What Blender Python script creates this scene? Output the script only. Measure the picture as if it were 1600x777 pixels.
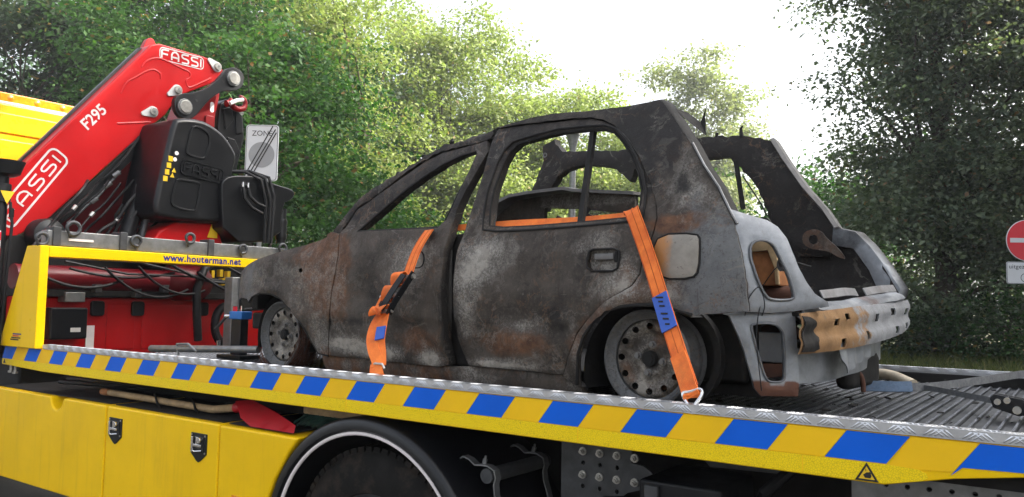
import bpy, math, random
import numpy as np
from mathutils import Vector, Matrix, noise
from mathutils.geometry import delaunay_2d_cdt
random.seed(7); RNG = np.random.default_rng(7)
R = math.radians
for o in list(bpy.data.objects): bpy.data.objects.remove(o)
S = bpy.context.scene
COL = S.collection

# ---------------------------------------------------------------- camera
cd = bpy.data.cameras.new('camera'); cam = bpy.data.objects.new('camera', cd); COL.objects.link(cam)
right = Vector((.8155, .5785, .0182)).normalized()
fwd = Vector((-.5783, .8131, .0671)).normalized()
down = fwd.cross(right).normalized()
up = -down
fwd = right.cross(up) * -1
cam.matrix_world = Matrix(((right.x, up.x, -fwd.x, 0), (right.y, up.y, -fwd.y, 0), (right.z, up.z, -fwd.z, 1.64), (0, 0, 0, 1)))
cd.sensor_width = 36; cd.lens = 1265 / 1600 * 36; cd.clip_start = .05; cd.clip_end = 2000
S.camera = cam
# ---------------------------------------------------------------- sky and sun
SUN_DIR = Vector((.76, .65, 0)).normalized(); SUN_EL = R(38)
W = bpy.data.worlds.new('World'); S.world = W; W.use_nodes = True
nt = W.node_tree; bg = nt.nodes['Background']
sky = nt.nodes.new('ShaderNodeTexSky'); sky.sky_type = 'NISHITA'; sky.sun_disc = False
sky.sun_elevation = SUN_EL; sky.sun_rotation = math.atan2(SUN_DIR.x, SUN_DIR.y)
sky.air_density = 1.0; sky.dust_density = 8.0; sky.ozone_density = 1.0
hs_ = nt.nodes.new('ShaderNodeHueSaturation'); hs_.inputs['Saturation'].default_value = .38      # thin bright cloud: nearly white sky
nt.links.new(sky.outputs[0], hs_.inputs['Color']); nt.links.new(hs_.outputs[0], bg.inputs[0]); bg.inputs[1].default_value = .15
sl = bpy.data.lights.new('sun', 'SUN'); sl.energy = 4.0; sl.angle = R(.53); sl.color = (1, .95, .86)
so = bpy.data.objects.new('sun', sl); COL.objects.link(so)
sv = Vector((SUN_DIR.x * math.cos(SUN_EL), SUN_DIR.y * math.cos(SUN_EL), math.sin(SUN_EL)))
so.rotation_euler = sv.to_track_quat('Z', 'Y').to_euler(); so.location = (20, 20, 40)
vs = S.view_settings; vs.view_transform = 'Standard'; vs.look = 'None'; vs.gamma = 1; vs.exposure = 1.9; vs.use_curve_mapping = False
S.render.engine = 'CYCLES'

# ---------------------------------------------------------------- materials
class NT:
    def __init__(s, name):
        s.m = bpy.data.materials.new(name); s.m.use_nodes = True; s.t = s.m.node_tree
        s.b = s.t.nodes['Principled BSDF']; s.out = s.t.nodes['Material Output']
    def n(s, typ, **kw):
        nd = s.t.nodes.new(typ)
        for k, v in kw.items():
            if k.startswith('i_'):
                key = k[2:]; nd.inputs[int(key) if key.isdigit() else key].default_value = v
            else: setattr(nd, k, v)
        return nd
    def l(s, a, b): s.t.links.new(a, b)
    def noise(s, scale, detail=5, rough=.6, coord=None, dist=0):
        nd = s.n('ShaderNodeTexNoise'); nd.inputs['Scale'].default_value = scale; nd.inputs['Detail'].default_value = detail
        nd.inputs['Roughness'].default_value = rough; nd.inputs['Distortion'].default_value = dist
        s.l(coord or s.co(), nd.inputs['Vector']); return nd.outputs['Fac']
    def co(s):
        if not hasattr(s, '_c'): s._c = s.n('ShaderNodeTexCoord').outputs['Object']
        return s._c
    def ramp(s, fac, p0, p1, c0=(0, 0, 0, 1), c1=(1, 1, 1, 1)):
        r = s.n('ShaderNodeValToRGB'); e = r.color_ramp.elements
        e[0].position = p0; e[1].position = p1; e[0].color = c0; e[1].color = c1
        s.l(fac, r.inputs[0]); return r.outputs[0]
    def mix(s, fac, a, b, blend='MIX'):
        m = s.n('ShaderNodeMix'); m.data_type = 'RGBA'; m.blend_type = blend
        for sock, v in ((m.inputs[0], fac), (m.inputs[6], a), (m.inputs[7], b)):
            if isinstance(v, (int, float)): sock.default_value = v
            elif isinstance(v, tuple): sock.default_value = v if len(v) == 4 else v + (1,)
            else: s.l(v, sock)
        return m.outputs[2]
    def math(s, op, a, b=0.0):
        m = s.n('ShaderNodeMath'); m.operation = op
        for sock, v in ((m.inputs[0], a), (m.inputs[1], b)):
            if isinstance(v, (int, float)): sock.default_value = v
            else: s.l(v, sock)
        return m.outputs[0]
    def bump(s, h, strength=.3, dist=.01):
        b = s.n('ShaderNodeBump'); b.inputs['Strength'].default_value = strength; b.inputs['Distance'].default_value = dist
        s.l(h, b.inputs['Height']); s.l(b.outputs[0], s.b.inputs['Normal'])
    def col(s, c): s.l(c, s.b.inputs['Base Color'])
    def rough(s, c):
        if isinstance(c, (int, float)): s.b.inputs['Roughness'].default_value = c
        else: s.l(c, s.b.inputs['Roughness'])
    def metal(s, v): s.b.inputs['Metallic'].default_value = v

M = {}
def simple(name, c, rough=.5, metal=0, var=.25, scale=12, dirt=.15, dirtc=(.10, .085, .065), bump=0, bscale=60, coat=0, spec=.4):
    k = NT(name)
    d = tuple(x * (1 - var) for x in c); e = tuple(min(1, x * (1 + var * .5)) for x in c)
    base = k.mix(k.ramp(k.noise(scale, 6), .35, .7), d, e)
    dm = k.ramp(k.noise(scale * .37, 8, .7), .52, .75)
    base = k.mix(k.math('MULTIPLY', dm, dirt), base, dirtc)
    k.col(base); k.metal(metal)
    k.rough(k.math('ADD', k.math('MULTIPLY', k.noise(scale * 1.7, 5), .3), max(0, rough - .15)))
    if bump: k.bump(k.noise(bscale, 4), bump, .004)
    k.b.inputs['Specular IOR Level'].default_value = spec
    if coat: k.b.inputs['Coat Weight'].default_value = coat; k.b.inputs['Coat Roughness'].default_value = .08
    M[name] = k.m; return k
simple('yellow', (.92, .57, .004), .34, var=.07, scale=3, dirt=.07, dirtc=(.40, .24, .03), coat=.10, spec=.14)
# faint runs of road film down the yellow panels
ym = M['yellow']; yt = ym.node_tree; yb = yt.nodes['Principled BSDF']; src = yb.inputs['Base Color'].links[0].from_socket
ytc = yt.nodes.new('ShaderNodeTexCoord'); ymp = yt.nodes.new('ShaderNodeMapping'); ymp.inputs['Scale'].default_value = (9, 9, .7); yt.links.new(ytc.outputs['Object'], ymp.inputs[0])
yn = yt.nodes.new('ShaderNodeTexNoise'); yn.inputs['Scale'].default_value = 2.2; yn.inputs['Detail'].default_value = 8; yn.inputs['Roughness'].default_value = .7; yt.links.new(ymp.outputs[0], yn.inputs['Vector'])
yr = yt.nodes.new('ShaderNodeValToRGB'); yr.color_ramp.elements[0].position = .52; yr.color_ramp.elements[1].position = .74; yr.color_ramp.elements[1].color = (.22, .22, .22, 1); yt.links.new(yn.outputs['Fac'], yr.inputs[0])
yx = yt.nodes.new('ShaderNodeMix'); yx.data_type = 'RGBA'; yx.inputs[7].default_value = (.34, .20, .04, 1); yt.links.new(yr.outputs[0], yx.inputs[0]); yt.links.new(src, yx.inputs[6]); yt.links.new(yx.outputs[2], yb.inputs['Base Color'])
simple('yellow_sticker', (.95, .56, .010), .45, var=.06, scale=5, dirt=.12, spec=.2)
simple('blue_sticker', (.002, .12, .68), .45, var=.08, scale=5, dirt=.10, spec=.2)
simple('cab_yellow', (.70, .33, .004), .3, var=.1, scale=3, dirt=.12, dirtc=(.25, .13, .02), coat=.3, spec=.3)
simple('red', (.43, .005, .007), .36, var=.12, scale=3, dirt=.04, coat=.08, spec=.22)
simple('dark_red', (.24, .005, .007), .38, var=.12, scale=4, dirt=.12, dirtc=(.03,.02,.02), coat=.1, spec=.25)
simple('black_plastic', (.0045, .005, .0065), .36, var=.3, scale=6, dirt=.10, dirtc=(.02, .018, .016), bump=.05, bscale=400).b.inputs['Specular IOR Level'].default_value = .4
simple('rubber', (.010, .009, .008), .8, var=.3, scale=9, dirt=.9, dirtc=(.060, .043, .030), bump=.15, bscale=120, spec=.2)
simple('black_metal', (.009, .010, .012), .45, .2, var=.3, scale=9, dirt=.3, dirtc=(.03, .025, .02))
simple('under_black', (.006, .0055, .005), .8, var=.3, scale=9, dirt=.5, dirtc=(.018, .014, .010))
simple('galv', (.26, .265, .265), .45, .7, var=.25, scale=16, dirt=.35, dirtc=(.16, .14, .11), bump=.05)
simple('galv_dark', (.085, .088, .092), .5, .5, var=.3, scale=14, dirt=.4, dirtc=(.07, .06, .05))
simple('alu', (.62, .63, .65), .34, .85, var=.15, scale=20, dirt=.25, dirtc=(.3, .28, .25), bump=.05)
simple('deck_crest', (.17, .178, .195), .38, .8, var=.3, scale=20, dirt=.4, dirtc=(.08, .08, .085))
simple('chrome', (.72, .72, .72), .16, 1, var=.1, scale=20, dirt=.1)
simple('steel_pin', (.5, .49, .46), .35, .8, var=.2, scale=40, dirt=.2)
simple('white_paint', (.85, .78, .76), .5, var=.05, dirt=.12)
simple('letter_grey', (.55, .54, .53), .5, var=.06, dirt=.08)
simple('letter_blue', (.008, .015, .20), .5, var=.05, dirt=.05)
simple('black_print', (.015, .015, .016), .55, var=.2, dirt=.1)
simple('warn_yellow', (.80, .52, .02), .45, var=.05, dirt=.08)
simple('sign_red', (.60, .02, .035), .4, var=.05, scale=4, dirt=.08)
simple('sign_grey', (.28, .29, .30), .5, var=.06, scale=4, dirt=.08)
simple('sign_white', (.58, .60, .62), .45, var=.05, scale=4, dirt=.1)
simple('amber', (.75, .24, .01), .2, var=.25, scale=30, dirt=.05, coat=.6)
simple('webbing_edge', (.50, .085, .008), .75, var=.2, scale=40, dirt=.4, dirtc=(.12, .05, .02))
simple('maroon', (.12, .003, .007), .4, var=.15, scale=4, dirt=.3, dirtc=(.02, .012, .012), spec=.3)
simple('wood', (.46, .32, .17), .65, var=.3, scale=25, dirt=.5, dirtc=(.20, .12, .06), bump=.2, bscale=90)
simple('scorched_wood', (.42, .17, .06), .7, var=.45, scale=14, dirt=.5, dirtc=(.06, .04, .03), bump=.3, bscale=60)
simple('shovel_red', (.42, .010, .018), .5, var=.15, scale=6, dirt=.2)
simple('bristle', (.03, .09, .07), .8, var=.3, scale=40, dirt=.4)
simple('hose', (.007, .007, .008), .5, var=.3, scale=20, dirt=.3, dirtc=(.025, .02, .018), spec=.3)
simple('cream_hose', (.45, .38, .27), .5, var=.25, scale=15, dirt=.5, dirtc=(.2, .15, .1))
simple('bare_grey', (.15, .157, .168), .5, .45, var=.3, scale=9, dirt=.55, dirtc=(.13, .085, .055), bump=.12, bscale=90)
simple('burnt_orange', (.55, .22, .035), .65, .1, var=.3, scale=8, dirt=.5, dirtc=(.16, .08, .04), bump=.2, bscale=120)
simple('soot', (.010, .0095, .009), .8, var=.4, scale=10, dirt=.6, dirtc=(.032, .025, .020), bump=.4, bscale=70)
simple('pale_metal', (.24, .24, .245), .55, .2, var=.3, scale=14, dirt=.5, dirtc=(.15, .10, .07), bump=.3)
simple('rust_brown', (.085, .034, .020), .8, var=.4, scale=12, dirt=.5, dirtc=(.05, .03, .02), bump=.5, bscale=60)
simple('label_blue', (.03, .10, .45), .6, var=.1, dirt=.15)
simple('valve_blue', (.02, .16, .50), .4, var=.1, dirt=.2)
simple('sling_blue', (.13, .19, .28), .85, var=.2, scale=60, dirt=.5, dirtc=(.2, .2, .2), bump=.5, bscale=300)
simple('sling_grey', (.13, .135, .14), .85, var=.3, scale=60, dirt=.5, dirtc=(.25, .25, .24), bump=.5, bscale=300)
simple('bark', (.06, .045, .032), .9, var=.4, scale=8, dirt=.4, dirtc=(.03, .04, .02), bump=.8, bscale=20)
simple('ledge', (.17, .165, .16), .55, .2, var=.3, scale=14, dirt=.6, dirtc=(.08, .07, .06), bump=.3)

# woven orange webbing
k = NT('webbing'); c = k.co()
base = k.mix(k.ramp(k.noise(14, 6), .35, .7), (.72, .13, .012), (.95, .24, .03))
base = k.mix(k.math('MULTIPLY', k.ramp(k.noise(9, 8, .7), .48, .70), .5), base, (.26, .075, .025))
k.col(base); k.rough(.72)
wv = k.n('ShaderNodeTexChecker'); wv.inputs['Scale'].default_value = 260; k.l(c, wv.inputs['Vector'])
k.bump(wv.outputs['Fac'], .55, .002); M['webbing'] = k.m

# the burnt body: weights rust / ash / soot come from the mesh, speckle from noise
k = NT('burnt_body')
at = k.n('ShaderNodeAttribute'); at.attribute_name = 'zone'
sp = k.n('ShaderNodeSeparateColor'); k.l(at.outputs['Color'], sp.inputs[0])
def weight(sock, nscale, lo, hi, gain=1.0, detail=8, r=.7):
    nz = k.noise(nscale, detail, r)
    return k.ramp(k.math('ADD', k.math('MULTIPLY', sock, gain), k.math('SUBTRACT', nz, .5)), lo, hi)
base = k.mix(k.ramp(k.noise(5, 8, .65), .35, .7), (.023, .019, .016), (.090, .074, .060))
base = k.mix(k.math('MULTIPLY', k.ramp(k.noise(70, 6, .75), .50, .66), .45), base, (.105, .086, .07))
rustc = k.mix(k.ramp(k.noise(22, 8, .7), .35, .68), (.058, .027, .015), (.165, .080, .040))
base = k.mix(weight(sp.outputs[0], 12, .38, .64), base, rustc)
# flecks and broken edges of pale ash left by blistered paint
fleck = k.ramp(k.math('ADD', k.noise(120, 5, .8), k.math('MULTIPLY', k.math('SUBTRACT', k.noise(17, 6, .7), .5), .55)), .47, .57)
lace = fleck
ashw = weight(sp.outputs[1], 14, .32, .64)
ashc = k.mix(k.noise(30, 6), (.13, .122, .11), (.36, .335, .30))
solid = k.math('MULTIPLY', k.math('POWER', sp.outputs[1], 4.0), .7)
base = k.mix(k.math('MULTIPLY', ashw, k.math('MINIMUM', 1.0, k.math('ADD', k.math('ADD', k.math('MULTIPLY', lace, .7), .16), solid))), base, ashc)
greyc = k.mix(k.ramp(k.noise(9, 8, .7), .3, .7), (.078, .081, .084), (.165, .168, .17))
greyc = k.mix(k.math('MULTIPLY', k.ramp(k.noise(65, 5, .7), .56, .66), .7), greyc, (.055, .05, .045))
base = k.mix(weight(at.outputs['Alpha'], 9, .35, .60), base, greyc)
base = k.mix(k.math('MULTIPLY', weight(sp.outputs[2], 9, .36, .62), .88), base, (.0135, .0125, .012))
base = k.mix(k.math('MULTIPLY', k.ramp(k.math('ADD', k.math('MULTIPLY', sp.outputs[1], 1.0), k.math('SUBTRACT', k.noise(10, 9, .68), .5)), .74, .86), .85), base, k.mix(k.noise(35, 6), (.22, .20, .17), (.46, .43, .38)))
# flakes with hard edges and the tide lines of the fire
fl_ = k.noise(15, 10, .66, None, .6); chip = k.ramp(fl_, .575, .590)
base = k.mix(k.math('MULTIPLY', chip, k.math('MULTIPLY', k.math('MINIMUM', 1.0, k.math('ADD', .05, k.math('MULTIPLY', sp.outputs[1], .8))), .62)), base, k.mix(k.noise(45, 6), (.11, .10, .088), (.27, .245, .21)))
rim = k.ramp(k.math('ABSOLUTE', k.math('SUBTRACT', fl_, .568)), .004, .012, (1, 1, 1, 1), (0, 0, 0, 1))
base = k.mix(k.math('MULTIPLY', rim, .4), base, (.014, .011, .010))
for sc_, lev, colr in ((3.1, .50, (.20, .18, .155)), (5.3, .46, (.16, .085, .045)), (2.2, .55, (.012, .011, .011))):
    tl = k.ramp(k.math('ABSOLUTE', k.math('SUBTRACT', k.noise(sc_, 9, .62, None, .9), lev)), .004, .014, (1, 1, 1, 1), (0, 0, 0, 1))
    base = k.mix(k.math('MULTIPLY', k.math('MULTIPLY', tl, k.ramp(k.noise(7, 4), .45, .6)), .45), base, colr)
# rust runs and scratches
mp = k.n('ShaderNodeMapping'); mp.inputs['Scale'].default_value = (34, 34, 4.5); k.l(k.co(), mp.inputs[0])
base = k.mix(k.math('MULTIPLY', k.ramp(k.noise(1.0, 6, .7, mp.outputs[0]), .58, .68), .55), base, (.035, .022, .015))
mp2 = k.n('ShaderNodeMapping'); mp2.inputs['Scale'].default_value = (6, 6, 60); mp2.inputs['Rotation'].default_value = (0, .25, 0); k.l(k.co(), mp2.inputs[0])
base = k.mix(k.math('MULTIPLY', k.ramp(k.noise(1.0, 7, .75, mp2.outputs[0]), .66, .70), .6), base, (.22, .20, .175))
k.col(base)
k.rough(k.math('ADD', .42, k.math('MULTIPLY', k.noise(18, 6), .4)))
k.b.inputs['Metallic'].default_value = .08; k.b.inputs['Specular IOR Level'].default_value = .3
k.bump(k.math('ADD', k.math('MULTIPLY', lace, .25), k.noise(55, 8, .75)), .5, .004)
M['burnt_body'] = k.m
# bare grey steel with heat stains
k = NT('bare_body')
at = k.n('ShaderNodeAttribute'); at.attribute_name = 'zone'
sp = k.n('ShaderNodeSeparateColor'); k.l(at.outputs['Color'], sp.inputs[0])
base = k.mix(k.ramp(k.noise(7, 8, .7), .3, .72), (.15, .162, .178), (.30, .318, .338))
base = k.mix(k.math('MULTIPLY', k.ramp(k.noise(26, 8, .75), .55, .75), .5), base, (.10, .09, .085))
base = k.mix(weight(sp.outputs[0], 8, .35, .75), base, k.mix(k.noise(30, 7), (.06, .028, .022), (.15, .062, .036)))
base = k.mix(weight(sp.outputs[2], 6, .35, .85), base, (.02, .019, .019))
k.col(base); k.metal(.4); k.rough(k.math('ADD', .35, k.math('MULTIPLY', k.noise(20, 6), .35)))
k.bump(k.noise(40, 7, .7), .3, .003); M['bare_body'] = k.m

def leafmat(name, a, b, c, trans=.38, rough=.6, spec=.15):
    k = NT(name)
    at = k.n('ShaderNodeAttribute'); at.attribute_name = 'tint'
    sp = k.n('ShaderNodeSeparateColor'); k.l(at.outputs['Color'], sp.inputs[0])
    base = k.mix(sp.outputs[0], a, b); base = k.mix(k.ramp(sp.outputs[1], .965, .99), base, c)
    k.col(base); k.rough(rough); k.b.inputs['Specular IOR Level'].default_value = spec
    tr = k.n('ShaderNodeBsdfTranslucent'); k.l(k.mix(.6, base, (.9, 1.0, .25), 'MULTIPLY'), tr.inputs[0])
    tr2 = k.mix(0.0, base, base); k.l(k.mix(1.0, base, (1.45, 1.6, .85), 'MULTIPLY'), tr.inputs[0])
    mx = k.n('ShaderNodeMixShader'); mx.inputs[0].default_value = trans
    k.l(k.b.outputs[0], mx.inputs[1]); k.l(tr.outputs[0], mx.inputs[2]); k.l(mx.outputs[0], k.out.inputs[0])
    M[name] = k.m
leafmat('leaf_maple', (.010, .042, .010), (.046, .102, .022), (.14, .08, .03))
leafmat('leaf_dark', (.006, .017, .006), (.026, .050, .015), (.16, .11, .03))  # shade on the left trees is partly put into this darker leaf colour
leafmat('leaf_bright', (.12, .168, .042), (.245, .285, .095), (.26, .20, .10), .32)
leafmat('leaf_pale', (.11, .14, .06), (.24, .26, .12), (.26, .22, .10))
leafmat('leaf_beech', (.044, .070, .046), (.150, .185, .110), (.20, .12, .06), .36, .5, .30)
leafmat('grass', (.05, .075, .02), (.15, .16, .05), (.25, .2, .09), .3)

k = NT('asphalt')
base = k.mix(k.ramp(k.noise(1.2, 8), .35, .7), (.018, .015, .012), (.034, .029, .024))
base = k.mix(k.math('MULTIPLY', k.noise(160, 3), .5), base, (.10, .095, .085)); k.col(base); k.rough(.85); k.bump(k.noise(140, 4), .5, .006); M['asphalt'] = k.m
k = NT('verge_soil')
k.col(k.mix(k.noise(2.5, 8), (.035, .05, .018), (.11, .10, .05))); k.rough(.95); k.bump(k.noise(18, 8), .8, .05); M['verge_soil'] = k.m
# ribbed aluminium planking: rows of pressed grip teeth
k = NT('deck_alu'); c = k.co()
base = k.mix(k.ramp(k.noise(6, 8, .65), .35, .7), (.022, .024, .028), (.075, .08, .088)); k.col(base); k.metal(.6)
k.rough(k.math('ADD', .30, k.math('MULTIPLY', k.noise(9, 6), .3)))
mp = k.n('ShaderNodeMapping'); mp.inputs['Scale'].default_value = (1, 1, 1); k.l(c, mp.inputs[0])
w1 = k.n('ShaderNodeTexWave'); w1.wave_type = 'BANDS'; w1.bands_direction = 'Y'; w1.inputs['Scale'].default_value = 14; k.l(c, w1.inputs['Vector'])
k.bump(w1.outputs['Fac'], .5, .003); M['deck_alu'] = k.m

# ---------------------------------------------------------------- mesh helpers
def link_mesh(name, verts, faces, mat, parent=None, smooth=False):
    me = bpy.data.meshes.new(name); me.from_pydata([tuple(v) for v in verts], [], faces); me.validate(); me.update()
    if mat: me.materials.append(M[mat] if isinstance(mat, str) else mat)
    if smooth: me.polygons.foreach_set('use_smooth', [True] * len(me.polygons))
    o = bpy.data.objects.new(name, me); COL.objects.link(o)
    if parent: o.parent = parent
    return o
def thing(name, label, cat, loc=(0, 0, 0), rz=0, group=None):
    o = bpy.data.objects.new(name, None); COL.objects.link(o); o.location = loc; o.rotation_euler = (0, 0, rz); o.empty_display_size = .2
    return tag(o, label, cat, group)
def tag(o, label=None, cat=None, group=None, kind=None):
    if label: o['label'] = label
    if cat: o['category'] = cat
    if group: o['group'] = group
    if kind: o['kind'] = kind
    return o
def frame(d):
    d = Vector(d).normalized(); a = Vector((0, 0, 1)) if abs(d.z) < .9 else Vector((1, 0, 0))
    u = d.cross(a).normalized(); return u, d.cross(u).normalized()
class MB:
    def __init__(s): s.v = []; s.f = []
    def add(s, vs, fs):
        n = len(s.v); s.v += [Vector(v) for v in vs]; s.f += [tuple(i + n for i in f) for f in fs]; return s
    def box(s, x0, x1, y0, y1, z0, z1, mtx=None):
        vs = [Vector((x, y, z)) for x in (x0, x1) for y in (y0, y1) for z in (z0, z1)]
        if mtx: vs = [mtx @ v for v in vs]
        return s.add(vs, [(0, 1, 3, 2), (4, 6, 7, 5), (0, 4, 5, 1), (2, 3, 7, 6), (0, 2, 6, 4), (1, 5, 7, 3)])
    def prism(s, poly, axis, a0, a1, taper=None):
        n = len(poly); ar = sum(poly[i][0] * poly[(i + 1) % n][1] - poly[(i + 1) % n][0] * poly[i][1] for i in range(n))
        if ar < 0: poly = poly[::-1]
        def P(p, a): return {'x': (a, p[0], p[1]), 'y': (p[0], a, p[1]), 'z': (p[0], p[1], a)}[axis]
        vs = [P(p, a0) for p in poly] + [P(p, a1) for p in (taper[::-1] if (taper and ar < 0) else taper or poly)]
        fs = [tuple(range(n))[::-1], tuple(range(n, 2 * n))] + [(i, (i + 1) % n, n + (i + 1) % n, n + i) for i in range(n)]
        if axis == 'y': fs = [f[::-1] for f in fs]
        return s.add(vs, fs)
    def cyl(s, p0, p1, r0, r1=None, seg=16):
        r1 = r0 if r1 is None else r1; p0 = Vector(p0); p1 = Vector(p1); u, w = frame(p1 - p0)
        vs = [p + (u * math.cos(2 * math.pi * i / seg) + w * math.sin(2 * math.pi * i / seg)) * r for p, r in ((p0, r0), (p1, r1)) for i in range(seg)]
        return s.add(vs, [tuple(range(seg)), tuple(range(seg, 2 * seg))[::-1]] + [(i, seg + i, seg + (i + 1) % seg, (i + 1) % seg) for i in range(seg)])
    def tube(s, pts, r, seg=8, cap=True):
        pts = [Vector(p) for p in pts]; rs = r if isinstance(r, (list, tuple)) else [r] * len(pts); vs = []; fs = []
        pu = None
        for i, p in enumerate(pts):
            d = (pts[min(i + 1, len(pts) - 1)] - pts[max(i - 1, 0)]).normalized()
            if pu is None: u, w = frame(d)
            else:
                u = (pu - d * pu.dot(d)).normalized(); w = d.cross(u)
            pu = u
            vs += [p + (u * math.cos(2 * math.pi * j / seg) + w * math.sin(2 * math.pi * j / seg)) * rs[i] for j in range(seg)]
        for i in range(len(pts) - 1):
            for j in range(seg): fs.append((i * seg + j, i * seg + (j + 1) % seg, (i + 1) * seg + (j + 1) % seg, (i + 1) * seg + j))
        if cap: fs += [tuple(range(seg))[::-1], tuple(range((len(pts) - 1) * seg, len(pts) * seg))]
        return s.add(vs, fs)
    def lathe(s, prof, origin, axis, seg=32, closed=False):
        origin = Vector(origin); ax = Vector(axis).normalized(); u, w = frame(ax); vs = []; fs = []; n = len(prof)
        for r, h in prof: vs += [origin + ax * h + (u * math.cos(2 * math.pi * j / seg) + w * math.sin(2 * math.pi * j / seg)) * r for j in range(seg)]
        for i in range(n if closed else n - 1):
            k2 = (i + 1) % n
            for j in range(seg): fs.append((i * seg + j, k2 * seg + j, k2 * seg + (j + 1) % seg, i * seg + (j + 1) % seg))
        return s.add(vs, fs)
    def ribbon(s, pts, width, wdir, thick=.004):
        pts = [Vector(p) for p in pts]; n = len(pts); vs = []
        for i, p in enumerate(pts):
            d = (pts[min(i + 1, n - 1)] - pts[max(i - 1, 0)]).normalized()
            wd = Vector(wdir[i] if isinstance(wdir, list) else wdir); wd = (wd - d * wd.dot(d)).normalized(); nn = d.cross(wd)
            vs += [p + wd * width / 2 + nn * thick / 2, p - wd * width / 2 + nn * thick / 2, p - wd * width / 2 - nn * thick / 2, p + wd * width / 2 - nn * thick / 2]
        fs = [(0, 1, 2, 3), (4 * n - 1, 4 * n - 2, 4 * n - 3, 4 * n - 4)]
        for i in range(n - 1):
            for j in range(4): fs.append((i * 4 + j, (i + 1) * 4 + j, (i + 1) * 4 + (j + 1) % 4, i * 4 + (j + 1) % 4))
        return s.add(vs, fs)
    def stroke(s, pts, w, org, ex, ey, th=.0015, closed=False):
        # mitred flat line drawn in a plane
        P2 = [Vector(p) for p in pts]; n = len(P2); org = Vector(org); ex = Vector(ex); ey = Vector(ey); nz = ex.cross(ey).normalized(); L = []
        for i in range(n):
            a = P2[(i - 1) % n] if (closed or i > 0) else None; b = P2[(i + 1) % n] if (closed or i < n - 1) else None
            d1 = (P2[i] - a).normalized() if a is not None else None; d2 = (b - P2[i]).normalized() if b is not None else None
            if d1 is None: d1 = d2
            if d2 is None: d2 = d1
            t = (d1 + d2); t = t.normalized() if t.length > 1e-6 else d1; nn = Vector((-t.y, t.x)); sc = 1 / max(.45, nn.dot(Vector((-d1.y, d1.x))))
            L.append((P2[i] + nn * w / 2 * sc, P2[i] - nn * w / 2 * sc))
        vs = []
        for a, b in L:
            for q in (a, b):
                p = org + ex * q.x + ey * q.y; vs += [p, p + nz * th]
        fs = []; m = n if closed else n - 1
        for i in range(m):
            i0 = i * 4; i1 = ((i + 1) % n) * 4
            fs += [(i0 + 1, i0 + 3, i1 + 3, i1 + 1), (i0, i0 + 1, i1 + 1, i1), (i0 + 3, i0 + 2, i1 + 2, i1 + 3)]
        return s.add(vs, fs)
    def build(s, name, mat, parent=None, smooth=False, bevel=0, bseg=2, xf=None):
        vs = [xf @ v for v in s.v] if xf else s.v
        o = link_mesh(name, vs, s.f, mat, parent, smooth)
        if bevel:
            b = o.modifiers.new('bevel', 'BEVEL'); b.width = bevel; b.segments = bseg; b.limit_method = 'ANGLE'; b.angle_limit = R(35)
            o.data.polygons.foreach_set('use_smooth', [True] * len(o.data.polygons))
            w = o.modifiers.new('normals', 'WEIGHTED_NORMAL'); w.keep_sharp = False
        elif smooth: autosmooth(o)
        return o
def autosmooth(o, ang=40):
    me = o.data
    try: me.set_sharp_from_angle(angle=R(ang))
    except Exception: pass
def arc(cx, cy, r, a0, a1, n, ry=None): return [(cx + r * math.cos(R(a0 + (a1 - a0) * i / n)), cy + (ry or r) * math.sin(R(a0 + (a1 - a0) * i / n))) for i in range(n + 1)]
def rrect(x0, y0, x1, y1, r, n=4):
    return arc(x1 - r, y1 - r, r, 0, 90, n) + arc(x0 + r, y1 - r, r, 90, 180, n) + arc(x0 + r, y0 + r, r, 180, 270, n) + arc(x1 - r, y0 + r, r, 270, 360, n)
def inpoly(P, poly):
    P = np.asarray(P, float); q = np.asarray(poly, float); x, y = P[:, 0], P[:, 1]; r = np.zeros(len(P), bool); j = len(q) - 1
    for i in range(len(q)):
        xi, yi = q[i]; xj, yj = q[j]
        with np.errstate(divide='ignore', invalid='ignore'):
            c = ((yi > y) != (yj > y)) & (x < (xj - xi) * (y - yi) / (yj - yi + 1e-15) + xi)
        r ^= c; j = i
    return r
def edgedist(P, poly):
    P = np.asarray(P, float); q = np.asarray(poly, float); d = np.full(len(P), 9.0)
    for i in range(len(q)):
        a = q[i]; b = q[(i + 1) % len(q)]; ab = b - a; t = np.clip(((P - a) @ ab) / max(1e-12, ab @ ab), 0, 1)
        d = np.minimum(d, np.linalg.norm(P - a - t[:, None] * ab, axis=1))
    return d
def resample(poly, step):
    out = []
    for i in range(len(poly)):
        a = np.array(poly[i], float); b = np.array(poly[(i + 1) % len(poly)], float); n = max(1, int(round(np.linalg.norm(b - a) / step)))
        out += [tuple(a + (b - a) * j / n) for j in range(n)]
    return out
def smoothpoly(poly, it=1):
    for _ in range(it):
        n = len(poly); poly = [q for i in range(n) for q in ((.75 * poly[i][0] + .25 * poly[(i + 1) % n][0], .75 * poly[i][1] + .25 * poly[(i + 1) % n][1]), (.25 * poly[i][0] + .75 * poly[(i + 1) % n][0], .25 * poly[i][1] + .75 * poly[(i + 1) % n][1]))]
    return poly
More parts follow.
